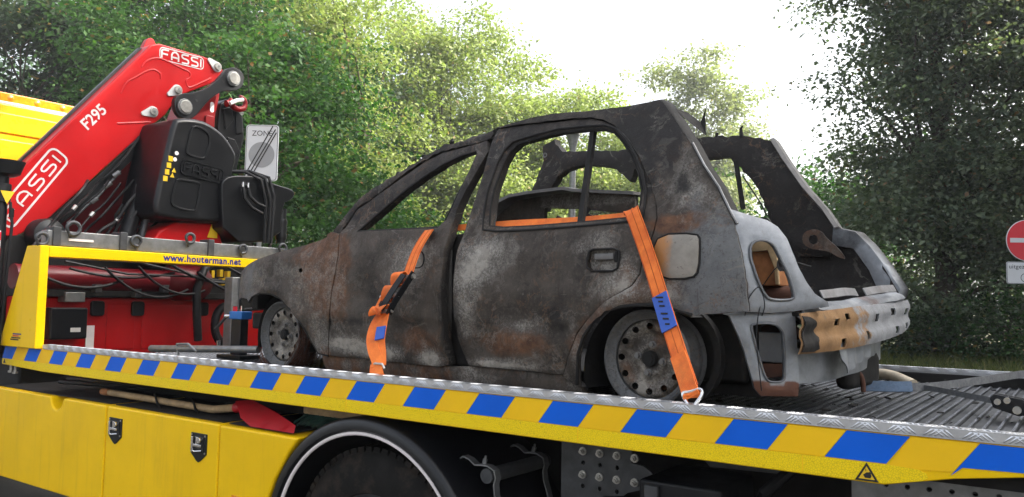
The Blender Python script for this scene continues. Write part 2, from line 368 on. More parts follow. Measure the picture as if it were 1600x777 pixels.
def sheet(name, outer, holes, step, fn, tvec, mat, parent, zone=None, smooth=True, edge=0.0, rag=0.0):
    # a pressed panel: constrained triangulation of an outline with openings, bent by fn, given thickness tvec
    loops = [resample(outer, step)] + [resample(h, step) for h in holes]
    if rag: loops = [[(p[0] + rag * noise.noise(Vector((p[0] * 37, p[1] * 37, 1))), p[1] + rag * noise.noise(Vector((p[0] * 37, p[1] * 37, 5)))) for p in lp] for lp in loops]; outer = loops[0]; holes = loops[1:]
    pts = []; edges = []
    for lp in loops:
        n0 = len(pts); pts += lp; edges += [(n0 + i, n0 + (i + 1) % len(lp)) for i in range(len(lp))]
    nb = len(pts); o = np.array(outer); lo = o.min(0); hi = o.max(0)
    gx, gy = np.meshgrid(np.arange(lo[0], hi[0], step), np.arange(lo[1], hi[1], step * .87)); gx = gx.copy(); gx[1::2] += step / 2
    g = np.stack([gx.ravel(), gy.ravel()], 1); ok = inpoly(g, outer) & (edgedist(g, outer) > step * .5)
    for h in holes: ok &= ~inpoly(g, h) & (edgedist(g, h) > step * .5)
    pts += [tuple(p) for p in g[ok]]
    V, E, F, ov, oe, of = delaunay_2d_cdt([Vector(p) for p in pts], edges, [], 0, 1e-6)
    V2 = np.array([(v.x, v.y) for v in V]); F = [tuple(f) for f in F]; cen = np.array([V2[list(f)].mean(0) for f in F])
    keep = inpoly(cen, outer)
    for h in holes: keep &= ~inpoly(cen, h)
    F = [f for f, kx in zip(F, keep) if kx]
    isb = np.zeros(len(V2), bool)
    for i, src in enumerate(ov):
        if any(q < nb for q in src): isb[i] = True
    tv = Vector(tvec); front = [Vector(fn(p[0], p[1])) for p in V2]
    if edge: front = [f + tv.normalized() * edge if b else f for f, b in zip(front, isb)]
    n = len(front); verts = front + [f + tv for f in front]
    cnt = {}
    for f in F:
        for a, b in ((f[0], f[1]), (f[1], f[2]), (f[2], f[0])): cnt.setdefault((min(a, b), max(a, b)), []).append((a, b))
    faces = list(F) + [tuple(i + n for i in f[::-1]) for f in F]
    for kk, l in cnt.items():
        if len(l) == 1: a, b = l[0]; faces.append((b, a, a + n, b + n))
    # make the front face look away from the thickness
    f = F[0]; nn = (front[f[1]] - front[f[0]]).cross(front[f[2]] - front[f[0]])
    if nn.dot(tv) > 0: faces = [q[::-1] for q in faces]
    ob = link_mesh(name, verts, faces, mat, parent, smooth)
    if smooth: autosmooth(ob, 50)
    if zone:
        ca = ob.data.color_attributes.new('zone', 'FLOAT_COLOR', 'POINT'); arr = np.zeros((2 * n, 4), np.float32)
        for i, v in enumerate(front):
            zc = zone(*V2[i]); arr[i, :len(zc)] = zc; arr[n + i, :3] = (.1, 0, .8)
        ca.data.foreach_set('color', arr.ravel())
    return ob
def text(s, size, org, ex, ey, name, mat, parent, th=.001, align='LEFT', spacing=1.0, bold=0.0):
    cu = bpy.data.curves.new('lettering', 'FONT'); cu.body = s; cu.size = size; cu.extrude = th / 2; cu.align_x = align; cu.space_character = spacing; cu.resolution_u = 3; cu.offset = bold
    t = bpy.data.objects.new('tmp', cu); COL.objects.link(t); dg = bpy.context.evaluated_depsgraph_get(); dg.update()
    me = bpy.data.meshes.new_from_object(t.evaluated_get(dg)); bpy.data.objects.remove(t)
    ex = Vector(ex).normalized(); ey = Vector(ey); ey = (ey - ex * ey.dot(ex)).normalized(); nz = ex.cross(ey); org = Vector(org) + nz * th / 2
    me.transform(Matrix(((ex.x, ey.x, nz.x, org.x), (ex.y, ey.y, nz.y, org.y), (ex.z, ey.z, nz.z, org.z), (0, 0, 0, 1))))
    me.materials.clear(); me.materials.append(M[mat]); o = bpy.data.objects.new(name, me); COL.objects.link(o); o.parent = parent; return o
GLY = {'F': [[(0, 0), (0, .78), (.07, .93), (.22, 1), (.8, 1)], [(.07, .5), (.7, .5)]],
       'A': [[(0, 0), (0, .62), (.1, .85), (.3, 1), (.5, 1), (.7, .85), (.8, .62), (.8, 0)], [(.07, .36), (.73, .36)]],
       'S': [[(.8, 1), (.2, 1), (.05, .93), (0, .78), (.05, .62), (.2, .54), (.6, .5), (.75, .42), (.8, .25), (.75, .08), (.6, 0), (0, 0)]],
       'I': [[(0, 0), (0, 1)]]}
def logo(word, org, ex, ey, height, width, name, mat, parent, w=.13, th=.0015):
    m = MB(); adv = {'F': 1.15, 'A': 1.2, 'S': 1.15, 'I': .4}; tot = sum(adv[c] for c in word) - .3
    sx = width / tot; sy = height; x = 0; org = Vector(org); ex = Vector(ex).normalized(); ey = Vector(ey).normalized()
    for c in word:
        for i, st in enumerate(GLY[c]): m.stroke([((x + p[0]) * sx, p[1] * sy) for p in st], w * height, org + ex.cross(ey) * .0004 * i, ex, ey, th)
        x += adv[c]
    return m.build(name, mat, parent)

# measured outlines in metres (car: local x,z or x,y,z; crane: y,z)
D = {
 'apillar': [(-1.913, 0.749), (-1.883, 0.782), (-1.777, 0.909), (-1.677, 0.969), (-1.561, 1.015), (-1.45, 1.06), (-1.345, 1.111), (-1.289, 1.132), (-1.219, 1.165), (-1.171, 1.159), (-1.094, 1.173), (-1.019, 1.184), (-0.913, 1.196), (-0.909, 1.16), (-0.943, 1.155), (-0.989, 1.145), (-1.23, 1.129), (-1.338, 1.095), (-1.546, 0.979), (-1.758, 0.865), (-1.845, 0.739)],
 'rdoor': [(-0.877, 1.199), (-0.894, 1.131), (-0.896, 0.973), (-0.911, 0.843), (-0.921, 0.771), (-0.93, 0.7), (-0.948, 0.627), (-0.953, 0.51), (-0.946, 0.355), (-0.932, 0.233), (-0.9, 0.132), (-0.883, 0.108), (-0.635, 0.11), (-0.393, 0.105), (-0.364, 0.107), (-0.331, 0.186), (-0.283, 0.275), (-0.228, 0.329), (-0.138, 0.405), (-0.03, 0.462), (0.003, 0.508), (0.009, 0.548), (0.035, 0.611), (0.047, 0.669), (0.052, 0.718), (0.034, 0.787), (-0.01, 0.874), (-0.071, 0.975), (-0.15, 1.066), (-0.226, 1.128), (-0.287, 1.158), (-0.346, 1.176), (-0.421, 1.183), (-0.599, 1.193), (-0.75, 1.198)],
 'rwin': [(-0.794, 0.726), (-0.809, 0.806), (-0.81, 0.896), (-0.792, 1.016), (-0.772, 1.075), (-0.733, 1.108), (-0.615, 1.125), (-0.5, 1.134), (-0.363, 1.128), (-0.274, 1.119), (-0.215, 1.097), (-0.164, 1.049), (-0.109, 0.982), (-0.062, 0.906), (-0.034, 0.835), (-0.029, 0.758), (-0.033, 0.723), (-0.081, 0.725), (-0.271, 0.718), (-0.531, 0.714), (-0.709, 0.716)],
 'quarter': [(-0.903, 1.193), (-0.881, 1.208), (-0.758, 1.222), (-0.672, 1.23), (-0.553, 1.232), (-0.409, 1.218), (-0.32, 1.212), (-0.21, 1.207), (-0.109, 1.206), (-0.051, 1.211), (-0.023, 1.213), (0.002, 1.192), (0.065, 1.114), (0.126, 1.035), (0.149, 1.006), (0.211, 0.91), (0.277, 0.822), (0.326, 0.735), (0.357, 0.683), (0.383, 0.597), (0.4, 0.514), (0.409, 0.448), (0.414, 0.376), (0.317, 0.366), (0.227, 0.357), (0.185, 0.368), (0.136, 0.383), (0.071, 0.39), (0.006, 0.39), (-0.064, 0.383), (-0.133, 0.364), (-0.192, 0.32), (-0.239, 0.264), (-0.271, 0.195), (-0.29, 0.056), (-0.368, 0.099), (-0.358, 0.105), (-0.325, 0.184), (-0.277, 0.271), (-0.222, 0.326), (-0.133, 0.402), (-0.023, 0.458), (0.01, 0.505), (0.016, 0.546), (0.042, 0.608), (0.054, 0.667), (0.059, 0.718), (0.04, 0.786), (-0.003, 0.876), (-0.066, 0.977), (-0.145, 1.07), (-0.224, 1.134), (-0.287, 1.164), (-0.347, 1.182), (-0.422, 1.19), (-0.6, 1.199), (-0.752, 1.205), (-0.879, 1.203)],
 'bar': [(-0.352, 1.157), (-0.328, 1.154), (-0.297, 0.718), (-0.322, 0.716)],
 'handle_out': [(-0.225, 0.596), (-0.205, 0.605), (-0.111, 0.605), (-0.089, 0.594), (-0.085, 0.572), (-0.091, 0.528), (-0.11, 0.518), (-0.205, 0.519), (-0.227, 0.532), (-0.232, 0.56)],
 'flap': [(0.084, 0.65), (0.226, 0.648), (0.246, 0.623), (0.246, 0.517), (0.222, 0.49), (0.109, 0.49), (0.073, 0.528), (0.064, 0.588)],
 'far_rail': [(-1.53, 1.381), (-1.444, 1.418), (-1.41, 1.364), (-1.378, 1.333), (-0.911, 1.289), (-0.481, 1.313), (-0.342, 1.306), (-0.197, 1.29), (-0.041, 1.252), (0.027, 1.137), (0.122, 0.993), (0.216, 0.874), (0.27, 0.783), (0.23, 0.647), (0.072, 0.651), (-0.026, 0.783), (-0.064, 0.856), (-0.093, 0.942), (-0.132, 1.03), (-0.191, 1.102), (-0.247, 1.155), (-0.267, 1.184), (-0.424, 1.192), (-0.65, 1.179), (-0.858, 1.184), (-0.881, 1.103), (-0.985, 1.188), (-1.106, 1.218), (-1.23, 1.23), (-1.342, 1.215), (-1.407, 1.175), (-1.455, 1.104), (-1.506, 0.969), (-1.65, 0.977), (-1.609, 1.11), (-1.527, 1.267), (-1.518, 1.292)],
 'shelf_top': [(-1.418, 0.861), (-1.358, 0.915), (-1.289, 0.954), (-1.226, 0.975), (-1.11, 0.983), (-0.867, 0.989), (-0.801, 0.974), (-0.622, 0.954), (-0.446, 0.934), (-0.446, 0.919), (-0.8, 0.96), (-0.939, 0.967), (-1.11, 0.962), (-1.207, 0.955), (-1.242, 0.908), (-1.241, 0.838)],
 'shelf_low': [(-1.444, 0.818), (-1.417, 0.886), (-1.338, 0.935), (-1.232, 0.96), (-1.134, 0.967), (-0.961, 0.972), (-0.822, 0.965), (-0.464, 0.923), (-0.463, 0.829), (-0.535, 0.839), (-0.836, 0.883), (-1.071, 0.904), (-1.078, 0.832), (-1.077, 0.781), (-1.264, 0.782)],
 'lamp_out': [(0.324, 0.077, 0.739), (0.37, 0.088, 0.727), (0.408, 0.126, 0.712), (0.439, 0.156, 0.701), (0.468, 0.18, 0.677), (0.494, 0.194, 0.635), (0.514, 0.197, 0.583), (0.535, 0.209, 0.524), (0.553, 0.23, 0.478), (0.572, 0.251, 0.442), (0.605, 0.288, 0.412), (0.609, 0.292, 0.396), (0.519, 0.192, 0.378), (0.462, 0.128, 0.37), (0.407, 0.065, 0.373), (0.401, 0.059, 0.448), (0.396, 0.052, 0.515), (0.38, 0.052, 0.598), (0.356, 0.063, 0.683)],
 'lamp_hole': [(0.406, 0.082, 0.599), (0.411, 0.094, 0.618), (0.424, 0.113, 0.626), (0.447, 0.137, 0.624), (0.467, 0.152, 0.602), (0.486, 0.158, 0.559), (0.502, 0.172, 0.519), (0.513, 0.185, 0.476), (0.519, 0.192, 0.436), (0.516, 0.189, 0.42), (0.491, 0.16, 0.415), (0.461, 0.126, 0.417), (0.45, 0.114, 0.428), (0.436, 0.098, 0.465), (0.422, 0.082, 0.516), (0.412, 0.072, 0.556)],
 'brk_out': [(0.31, 0.06, 0.364), (0.339, 0.06, 0.358), (0.37, 0.068, 0.294), (0.386, 0.086, 0.234), (0.4, 0.103, 0.159), (0.41, 0.114, 0.104), (0.424, 0.13, 0.08), (0.517, 0.234, 0.078), (0.523, 0.24, 0.132), (0.518, 0.234, 0.236), (0.511, 0.226, 0.376), (0.45, 0.158, 0.367), (0.393, 0.094, 0.371)],
 'brk_hole': [(0.399, 0.101, 0.321), (0.409, 0.112, 0.333), (0.455, 0.164, 0.334), (0.475, 0.186, 0.312), (0.483, 0.195, 0.285), (0.485, 0.198, 0.153), (0.478, 0.19, 0.129), (0.443, 0.151, 0.129), (0.432, 0.139, 0.148), (0.416, 0.121, 0.235)],
 'boom': [(2.251, 2.12), (2.468, 2.411), (2.575, 2.556), (3.416, 3.625), (3.488, 3.666), (3.588, 3.693), (3.998, 3.691), (4.144, 3.665), (4.191, 3.609), (4.151, 3.52), (3.899, 3.373), (3.767, 3.294), (3.67, 3.124), (3.525, 2.981), (3.126, 2.543), (2.775, 2.155), (2.565, 2.028), (2.273, 1.716)],
 'boom_strip': [(2.393, 2.322), (2.575, 2.565), (3.4, 3.631), (3.437, 3.646), (3.448, 3.634), (2.592, 2.55), (2.41, 2.306)],
 'boom_crease': [(2.44, 2.341), (2.61, 2.543), (3.491, 3.635)],
 'embossA': [(3.446, 3.461), (3.486, 3.524), (3.577, 3.568), (3.685, 3.559), (3.79, 3.537), (3.861, 3.522), (3.869, 3.481), (3.836, 3.445), (3.849, 3.405), (3.891, 3.404), (4.069, 3.523)],
 'embossB': [(3.286, 3.213), (3.327, 3.309), (3.398, 3.367), (3.48, 3.434), (3.544, 3.465), (3.6, 3.447), (3.608, 3.402)],
 'embossC': [(3.268, 2.972), (3.538, 3.035)],
 'fassi_small': [(3.595, 3.666), (3.993, 3.674), (3.98, 3.574), (3.583, 3.565)],
 'fassi_big': [(2.434, 2.168), (2.792, 2.706), (2.932, 2.635), (2.56, 2.09)],
 'f295': [(2.991, 2.924), (3.183, 3.15), (3.226, 3.099), (3.037, 2.869)],
 'pins': [(4.114, 3.63), (3.753, 3.345), (3.55, 3.121)],
 'link': [(3.722, 3.176), (4.164, 3.514)],
 'link_out': [(3.633, 3.182), (3.641, 3.241), (3.701, 3.286), (3.775, 3.302), (3.902, 3.363), (4.0, 3.452), (4.065, 3.533), (4.1, 3.586), (4.174, 3.621), (4.253, 3.602), (4.282, 3.541), (4.26, 3.456), (4.184, 3.411), (4.084, 3.394), (3.977, 3.315), (3.897, 3.217), (3.842, 3.136), (3.786, 3.087), (3.706, 3.077), (3.653, 3.118)],
 'redinner': [(3.908, 3.323), (4.185, 3.497), (4.184, 3.395), (4.134, 3.103), (4.078, 2.981), (3.925, 2.982), (3.83, 3.1)],
 'tank': [(3.464, 2.976), (3.505, 3.014), (3.691, 3.04), (3.819, 3.008), (3.928, 2.949), (4.024, 2.842), (4.045, 2.782), (4.009, 2.643), (4.005, 2.35), (3.973, 2.268), (3.915, 2.236), (3.387, 2.223), (3.343, 2.282), (3.348, 2.38), (3.426, 2.784)],
 'tank_p1': [(3.582, 2.789), (3.617, 2.951), (3.661, 2.975), (3.747, 2.95), (3.784, 2.895), (3.751, 2.746), (3.718, 2.725), (3.584, 2.739)],
 'tank_p2': [(3.469, 2.362), (3.503, 2.523), (3.535, 2.538), (3.694, 2.534), (3.717, 2.512), (3.687, 2.326), (3.661, 2.303), (3.497, 2.321)],
 'tank_fassi': [(3.537, 2.702), (3.952, 2.714), (3.936, 2.545), (3.538, 2.578)],
 'box2': [(3.863, 2.53), (3.895, 2.591), (3.977, 2.628), (4.192, 2.653), (4.356, 2.616), (4.457, 2.601), (4.56, 2.592), (4.61, 2.559), (4.578, 2.5), (4.477, 2.455), (4.465, 2.124), (3.914, 2.084)],
 'blackarm': [(4.222, 3.346), (4.285, 3.399), (4.393, 3.364), (4.465, 3.262), (4.487, 3.09), (4.454, 2.939), (4.421, 2.771), (4.319, 2.688), (4.288, 2.798), (4.308, 2.915), (4.26, 2.964), (4.207, 3.126)],
 'strapF': [(-1.037, -0.33, 0.078), (-1.06, -0.28, 0.158), (-1.111, -0.22, 0.25), (-1.136, -0.16, 0.362), (-1.155, -0.1, 0.479), (-1.167, -0.03, 0.615), (-1.151, 0.03, 0.714), (-1.09, 0.1, 0.72)],
 'strapIn': [(-1.12, 0.13, 0.733), (-0.723, 0.13, 0.739), (-0.375, 0.13, 0.735), (-0.12, 0.12, 0.737)],
 'strapR': [(-0.108, 0.09, 0.728), (-0.031, 0.02, 0.735), (0.061, -0.03, 0.571), (0.175, -0.1, 0.363), (0.268, -0.17, 0.216), (0.332, -0.22, 0.122)],
 'beamT': [(0.54, 0.16, 0.372), (0.567, 0.35, 0.381), (0.593, 0.55, 0.388), (0.6, 0.8, 0.4), (0.598, 1.15, 0.425), (0.585, 1.35, 0.444), (0.607, 1.45, 0.423)],
 'beamB': [(0.545, 0.16, 0.227), (0.549, 0.3, 0.226), (0.58, 0.55, 0.234), (0.58, 0.72, 0.244), (0.564, 1.1, 0.262), (0.583, 1.35, 0.282), (0.613, 1.45, 0.299)],
 'sillT': [(0.546, 0.25, 0.451), (0.549, 0.35, 0.426), (0.563, 0.6, 0.427), (0.561, 0.85, 0.444), (0.591, 1.2, 0.473), (0.583, 1.35, 0.485)],
 'wood': [(0.29, 0.35, 0.637), (0.373, 0.35, 0.639), (0.393, 0.35, 0.585), (0.4, 0.35, 0.472), (0.335, 0.35, 0.472), (0.29, 0.35, 0.612)],
 'farbar': [(-0.238, 1.36, 1.16), (-0.197, 1.36, 0.903)],
}

def fine(pts, n=6):
    out = []; P_ = [Vector(p) for p in pts]
    for i in range(len(P_) - 1):
        a = P_[max(i - 1, 0)]; b = P_[i]; c = P_[i + 1]; d = P_[min(i + 2, len(P_) - 1)]
        for j in range(n):
            t = j / n; out.append(.5 * ((2 * b) + (c - a) * t + (2 * a - 5 * b + 4 * c - d) * t * t + (3 * b - a - 3 * c + d) * t ** 3))
    return out + [P_[-1]]
def settle(root, loc):
    # move the root to the thing's base and keep its parts where they stand
    root.location = loc
    for ch in root.children: ch.location = Vector(ch.location) - Vector(loc)
def dup(o, parent, loc):
    c = o.copy(); COL.objects.link(c); c.parent = parent; c.location = loc; return c

# ---------------------------------------------------------------- ground
g = MB(); N = 48
def gz(x, y):
    # flat yard, a grass bank rises beyond the road
    d = -.10 * x + y
    return max(0, min(1, (d - 13) / 8)) * .62 + (max(0, min(1, (d - 30) / 60)) * 1.0)
xs = sorted(set(list(np.linspace(-160, 160, 9)) + list(np.linspace(-60, 60, 61)))); ysn = sorted(set(list(np.linspace(-160, 160, 9)) + list(np.linspace(-30, 90, 61))))
vs = [(x, y, gz(x, y) if y > 0 else 0) for y in ysn for x in xs]; nx = len(xs)
ground = link_mesh('ground', vs, [(j * nx + i, j * nx + i + 1, (j + 1) * nx + i + 1, (j + 1) * nx + i) for j in range(len(ysn) - 1) for i in range(nx - 1)], 'verge_soil', None, True); ground['kind'] = 'structure'
ro = MB().add([(-150, -60, .006), (100, -60, .006), (100, 12.2 + 10, .006), (-150, 12.2 - 15, .006)], [(0, 1, 2, 3)])
road = ro.build('road', 'asphalt'); road['kind'] = 'structure'

# ---------------------------------------------------------------- tow truck
truck = thing('tow_truck', 'yellow flatbed tow truck with blue striped deck rail and storage boxes', 'truck')
# deck of ribbed aluminium planks
dm = MB().box(-5.32, .62, 2.53, 4.93, 1.17, 1.238); deck = dm.build('deck', 'under_black', truck)
pm = MB(); pitch = .0425
prof = []
for i in range(4):
    x = i * pitch + .001; prof += [(x, 1.250), (x + .024, 1.250), (x + .0275, 1.2565), (x + .0365, 1.2565), (x + .040, 1.250)]
pl_v = []
for y in (2.53, 4.93): pl_v += [(p[0], y, p[1]) for p in prof] + [(4 * pitch - .002, y, 1.245), (.001, y, 1.245)]
n = len(prof) + 2
pm.add(pl_v, [(i, i + 1, n + i + 1, n + i) for i in range(n - 1)] + [tuple(range(n))[::-1], tuple(range(n, 2 * n))])
# rows of pressed teeth on the crests
for i in range(4):
    cx = i * pitch + .032
    for j in range(60):
        y = 2.56 + j * .039; pm.add([(cx - .004, y - .009, 1.2566), (cx + .004, y - .009, 1.2566), (cx + .004, y + .009, 1.2566), (cx - .004, y + .009, 1.2566), (cx, y - .003, 1.2605), (cx, y + .003, 1.2605)],
               [(0, 1, 4), (1, 2, 5, 4), (2, 3, 5), (3, 0, 4, 5)])
p0 = pm.build('plank', 'deck_alu', deck); p0.data.materials.append(M['deck_crest'])
for f in p0.data.polygons:
    if f.center.z > 1.2562: f.material_index = 1
p0.location = (-5.30, 0, -.006)
for i in range(1, 34): dup(p0, deck, (-5.30 + i * 4 * pitch, 0, -.006))
# near rail
rp = [(-5.865, 1.30), (-5.865, 1.176), (-5.30, 1.160), (-.47, 1.158), (-.30, 1.197), (-.14, 1.222), (.62, 1.228), (.62, 1.30)]
rail = MB().prism(rp, 'y', 2.452, 2.53).build('side_rail', 'yellow', truck, bevel=.004)
MB().prism([(-5.86, 1.214), (-5.86, 1.181), (-5.3, 1.164), (-.47, 1.162), (-.375, 1.182), (-.360, 1.192), (-.365, 1.203), (-.385, 1.211), (-.45, 1.2145)], 'y', 2.4495, 2.456).build('reflective_strip', None, rail)
k = NT('reflective'); c = k.co(); vo = k.n('ShaderNodeTexVoronoi'); vo.feature = 'DISTANCE_TO_EDGE'; vo.inputs['Scale'].default_value = 150; k.l(c, vo.inputs['Vector'])
k.col(k.mix(k.ramp(vo.outputs['Distance'], .02, .12), (.68, .47, .008), (.95, .68, .010))); k.rough(.4); k.b.inputs['Specular IOR Level'].default_value = .2; k.bump(vo.outputs['Distance'], .15, .002)
rail.children[0].data.materials.append(k.m)
for x in (-4.9, -3.75, -2.6, -1.45, -1.19 + .5): MB().box(x, x + .0025, 2.4488, 2.4496, 1.165, 1.212).build('joint_line', 'yellow_sticker', rail)
for kk in range(-4, 34):
    xa = -.403 - .1643 * kk; xb = xa - .1643 + .0015; top = 1.297; bot = 1.2165; sl_ = -.061
    pts = [(xb, top), (xa, top), (xa + sl_, bot), (xb + sl_, bot)]
    if xb + sl_ < -5.86:
        if xa < -5.83: continue
        pts = [(-5.86, top), (xa, top), (max(-5.86, xa + sl_), bot), (-5.86, bot)]
    if kk < 0: pts = [(xb, top), (min(.62, xa), top), (xa + sl_, 1.234 if kk < -1 else 1.2165), (xb + sl_, 1.234 if kk < -1 else 1.206)]
    if kk == -2: pts = [(xb, top), (xa, top), (xa + sl_, 1.234), (xb + sl_ + .02, 1.230), (xb + sl_ - .008, 1.206)]
    MB().prism(pts, 'y', 2.4497, 2.4525).build('stripe', 'blue_sticker' if kk % 2 == 0 else 'yellow_sticker', rail)
def tread_trim(y0, y1, x0, x1, face):
    m = MB().box(x0, x1, y0, y1, 1.301, 1.329)
    i = 0; x = x0 + .02
    yf = y0 if face < 0 else y1
    while x < x1 - .03:
        for q in (0, .013, .026):     # groups of three slanted bars, alternately left and right
            s_ = 1 if i % 2 else -1
            for (a, b, dz) in ((x + q, x + q + .020 * s_, 0),):
                m.add([(a - .003, yf, 1.305), (a + .003, yf, 1.305), (b + .003, yf, 1.325), (b - .003, yf, 1.325), (a, yf + face * .0015, 1.308), (b, yf + face * .0015, 1.322)], [(0, 1, 4), (1, 2, 5, 4), (2, 3, 5), (3, 0, 4, 5)] if face > 0 else [(0, 4, 1), (1, 4, 5, 2), (2, 5, 3), (3, 5, 4, 0)])
            ya = y0 + .008 + (.0 if s_ > 0 else .02); yb = y0 + .028 - (.0 if s_ > 0 else .02) + .012
            m.add([(x + q - .003, ya, 1.329), (x + q + .003, ya, 1.329), (x + q + .017, yb, 1.329), (x + q + .011, yb, 1.329), (x + q + .002, ya + .003, 1.3313), (x + q + .012, yb - .003, 1.3313)], [(0, 1, 4), (1, 2, 5, 4), (2, 3, 5), (3, 0, 4, 5)])
        x += .046; i += 1
    return m
tread_trim(2.4465, 2.50, -5.31, .62, -1).build('tread_trim', 'alu', rail)
frail = MB().box(-5.86, .62, 4.93, 5.0, 1.158, 1.30).build('side_rail', 'under_black', truck, bevel=.004)
tread_trim(4.94, 5.0, -5.31, .62, -1).build('tread_trim', 'alu', frail)
# headboard
hb = MB()
hb.prism([(-5.83, 1.302), (-5.33, 1.302), (-5.33, 1.948), (-5.51, 1.948)], 'y', 2.408, 2.464)
hb.prism([(-5.83, 1.302), (-5.33, 1.302), (-5.33, 1.948), (-5.51, 1.948)], 'y', 4.93, 4.99)
hb.prism([(-5.50, 1.877), (-5.332, 1.877), (-5.332, 1.9475), (-5.507, 1.9475)], 'y', 2.464, 4.93)
head = hb.build('headboard', 'yellow', truck, bevel=.006)
text('www.houterman.net', .070, (-5.3315, 3.24, 1.895), (0, 1, 0), (0, 0, 1), 'lettering', 'letter_blue', head, spacing=1.1, bold=.0022)
for (a, b, c_, mt) in ((0, .05, .0, 'black_print'), (.012, .075, .012, 'black_print'), (.03, .05, .024, 'sign_red'), (.03, .082, .036, 'letter_blue')):
    MB().box(-5.66 + a, -5.66 + b + .06, 2.4065, 2.4085, 1.345 + c_, 1.353 + c_).build('emblem_bar', mt, head)
# storage boxes
def sbox(poly, name='storage_box', y1=3.1): return MB().prism(poly, 'y', 2.45, y1).build(name, 'yellow', truck, bevel=.012, bseg=3)
b1 = sbox([(-5.98, .455), (-4.537, .455), (-4.537, 1.021)] + [(-4.9, 1.021), (-5.02, 1.021)] + arc(-5.105, 1.021, .075, -12, -168, 8) + [(-5.19, 1.021), (-5.98, 1.021)])
b2 = sbox([(-4.526, .455), (-3.484, .455), (-3.484, 1.021), (-4.526, 1.021)])
b3 = sbox([(-3.478, .455), (-3.15, .455), (-3.145, .56), (-3.11, .70), (-3.05, .82), (-2.96, .95), (-2.895, 1.018), (-3.478, 1.018)])
for b in (b1, b2, b3):
    xs_ = [v.co.x for v in b.data.vertices]; MB().box(min(xs_) + .02, min(max(xs_), -2.98) - .02, 2.49, 3.09, 1.0225, 1.027).build('lid', 'under_black', b)
def latch(x0, parent):
    e = MB().prism([(x0, .962), (x0 + .132, .962), (x0 + .132, .862), (x0 + .082, .825), (x0 + .066, .818), (x0 + .05, .825), (x0, .862)], 'y', 2.444, 2.452).build('latch', 'black_metal', parent, bevel=.003)
    MB().prism([(x0 + .018, .945), (x0 + .114, .945), (x0 + .114, .872), (x0 + .018, .872)], 'y', 2.4395, 2.4445).build('paddle', 'black_plastic', e, bevel=.002)
    q = MB().box(x0 + .024, x0 + .040, 2.428, 2.440, .872, .945).box(x0 + .040, x0 + .104, 2.430, 2.4395, .896, .910).box(x0 + .058, x0 + .074, 2.4315, 2.4397, .910, .945)
    q.build('paddle_handle', 'chrome', e, bevel=.002)
    MB().cyl((x0 + .090, 2.44, .930), (x0 + .090, 2.425, .930), .015, seg=14).build('lock_barrel', 'chrome', e, bevel=.002)
    MB().tube([(x0 + .026, 2.436, .878), (x0 + .06, 2.428, .874), (x0 + .106, 2.436, .880)], .004, 6).build('paddle_lip', 'chrome', e)
    for (dx, dz) in ((.010, .952), (.122, .952), (.010, .868), (.122, .868)): MB().cyl((x0 + dx, 2.4445, dz), (x0 + dx, 2.4415, dz), .005, seg=8).build('rivet', 'steel_pin', e)
latch(-4.487, b2); latch(-3.704, b2)
MB().box(-3.36, -3.18, 2.447, 2.4505, .665, .70).build('edge_marker', 'amber', b3, bevel=.003)
# wheel and mudguard
XC_, ZC_ = -2.5, .52
mg = MB(); R1, R2 = .626, .572
seg = 40
ring = lambda r, y: [(XC_ + r * math.cos(R(-8 + 196 * i / seg)), y, ZC_ + r * math.sin(R(-8 + 196 * i / seg))) for i in range(seg + 1)]
loops = [ring(.566, 2.485), ring(.566, 2.462), ring(.575, 2.452), ring(.604, 2.452), ring(.620, 2.462), ring(.626, 2.48), ring(.626, 3.12), ring(.612, 3.12), ring(.612, 2.49)]
vs = [p for l in loops for p in l]; q = seg + 1; nl = len(loops)
mg.add(vs, [(a * q + i, a * q + i + 1, ((a + 1) % nl) * q + i + 1, ((a + 1) % nl) * q + i) for a in range(nl) for i in range(seg)])
mud = mg.build('mudguard', 'black_plastic', truck, smooth=True)
MB().tube([(XC_ + .557 * math.cos(R(a)), 2.468, ZC_ + .557 * math.sin(R(a))) for a in range(-8, 189, 4)], .0085, 8).build('trim_line', 'white_paint', mud, smooth=True)
def truck_wheel(x):
    w = bpy.data.objects.new('wheel', None); COL.objects.link(w); w.parent = truck; w.location = (x, 0, ZC_)
    for yo in (2.52, 2.86):
        m = MB().lathe([(.29, 0.02), (.30, 0.0), (.34, -.004), (.40, .0), (.455, .012), (.475, .03), (.49, .05), (.493, .15), (.49, .24), (.47, .27), (.40, .29), (.29, .28)], (0, yo, 0), (0, 1, 0), 64)
        for i in range(64):
            a = 2 * math.pi * i / 64; ca, sa = math.cos(a), math.sin(a); u = Vector((-sa, 0, ca)); r_ = Vector((ca, 0, sa)); c0 = Vector((0, yo, 0))
            for y0, y1 in ((.022, .10), (.12, .18), (.20, .27)):
                v = [c0 + r_ * rr + u * uu + Vector((0, yy, 0)) for rr in ((.468, .4915) if y0 < .1 else (.485, .497)) for uu in (-.017, .017) for yy in (y0, y1)]
                m.add(v, [(0, 1, 3, 2), (4, 6, 7, 5), (0, 4, 5, 1), (2, 3, 7, 6), (0, 2, 6, 4), (1, 5, 7, 3)])
        m.build('tyre', 'rubber', w, smooth=True)
    r = MB().lathe([(.0, .10), (.10, .10), (.12, .14), (.20, .15), (.24, .06), (.275, .03), (.295, .02), (.30, .03), (.28, .06), (.28, .28)], (0, 2.51, 0), (0, 1, 0), 40)
    for i in range(10):
        a = 2 * math.pi * i / 10; r.cyl((.165 * math.cos(a), 2.66, .165 * math.sin(a)), (.165 * math.cos(a), 2.62, .165 * math.sin(a)), .016, seg=6)
    r.build('rim', 'galv_dark', w, smooth=True)
    return w
truck_wheel(XC_); truck_wheel(-8.3)
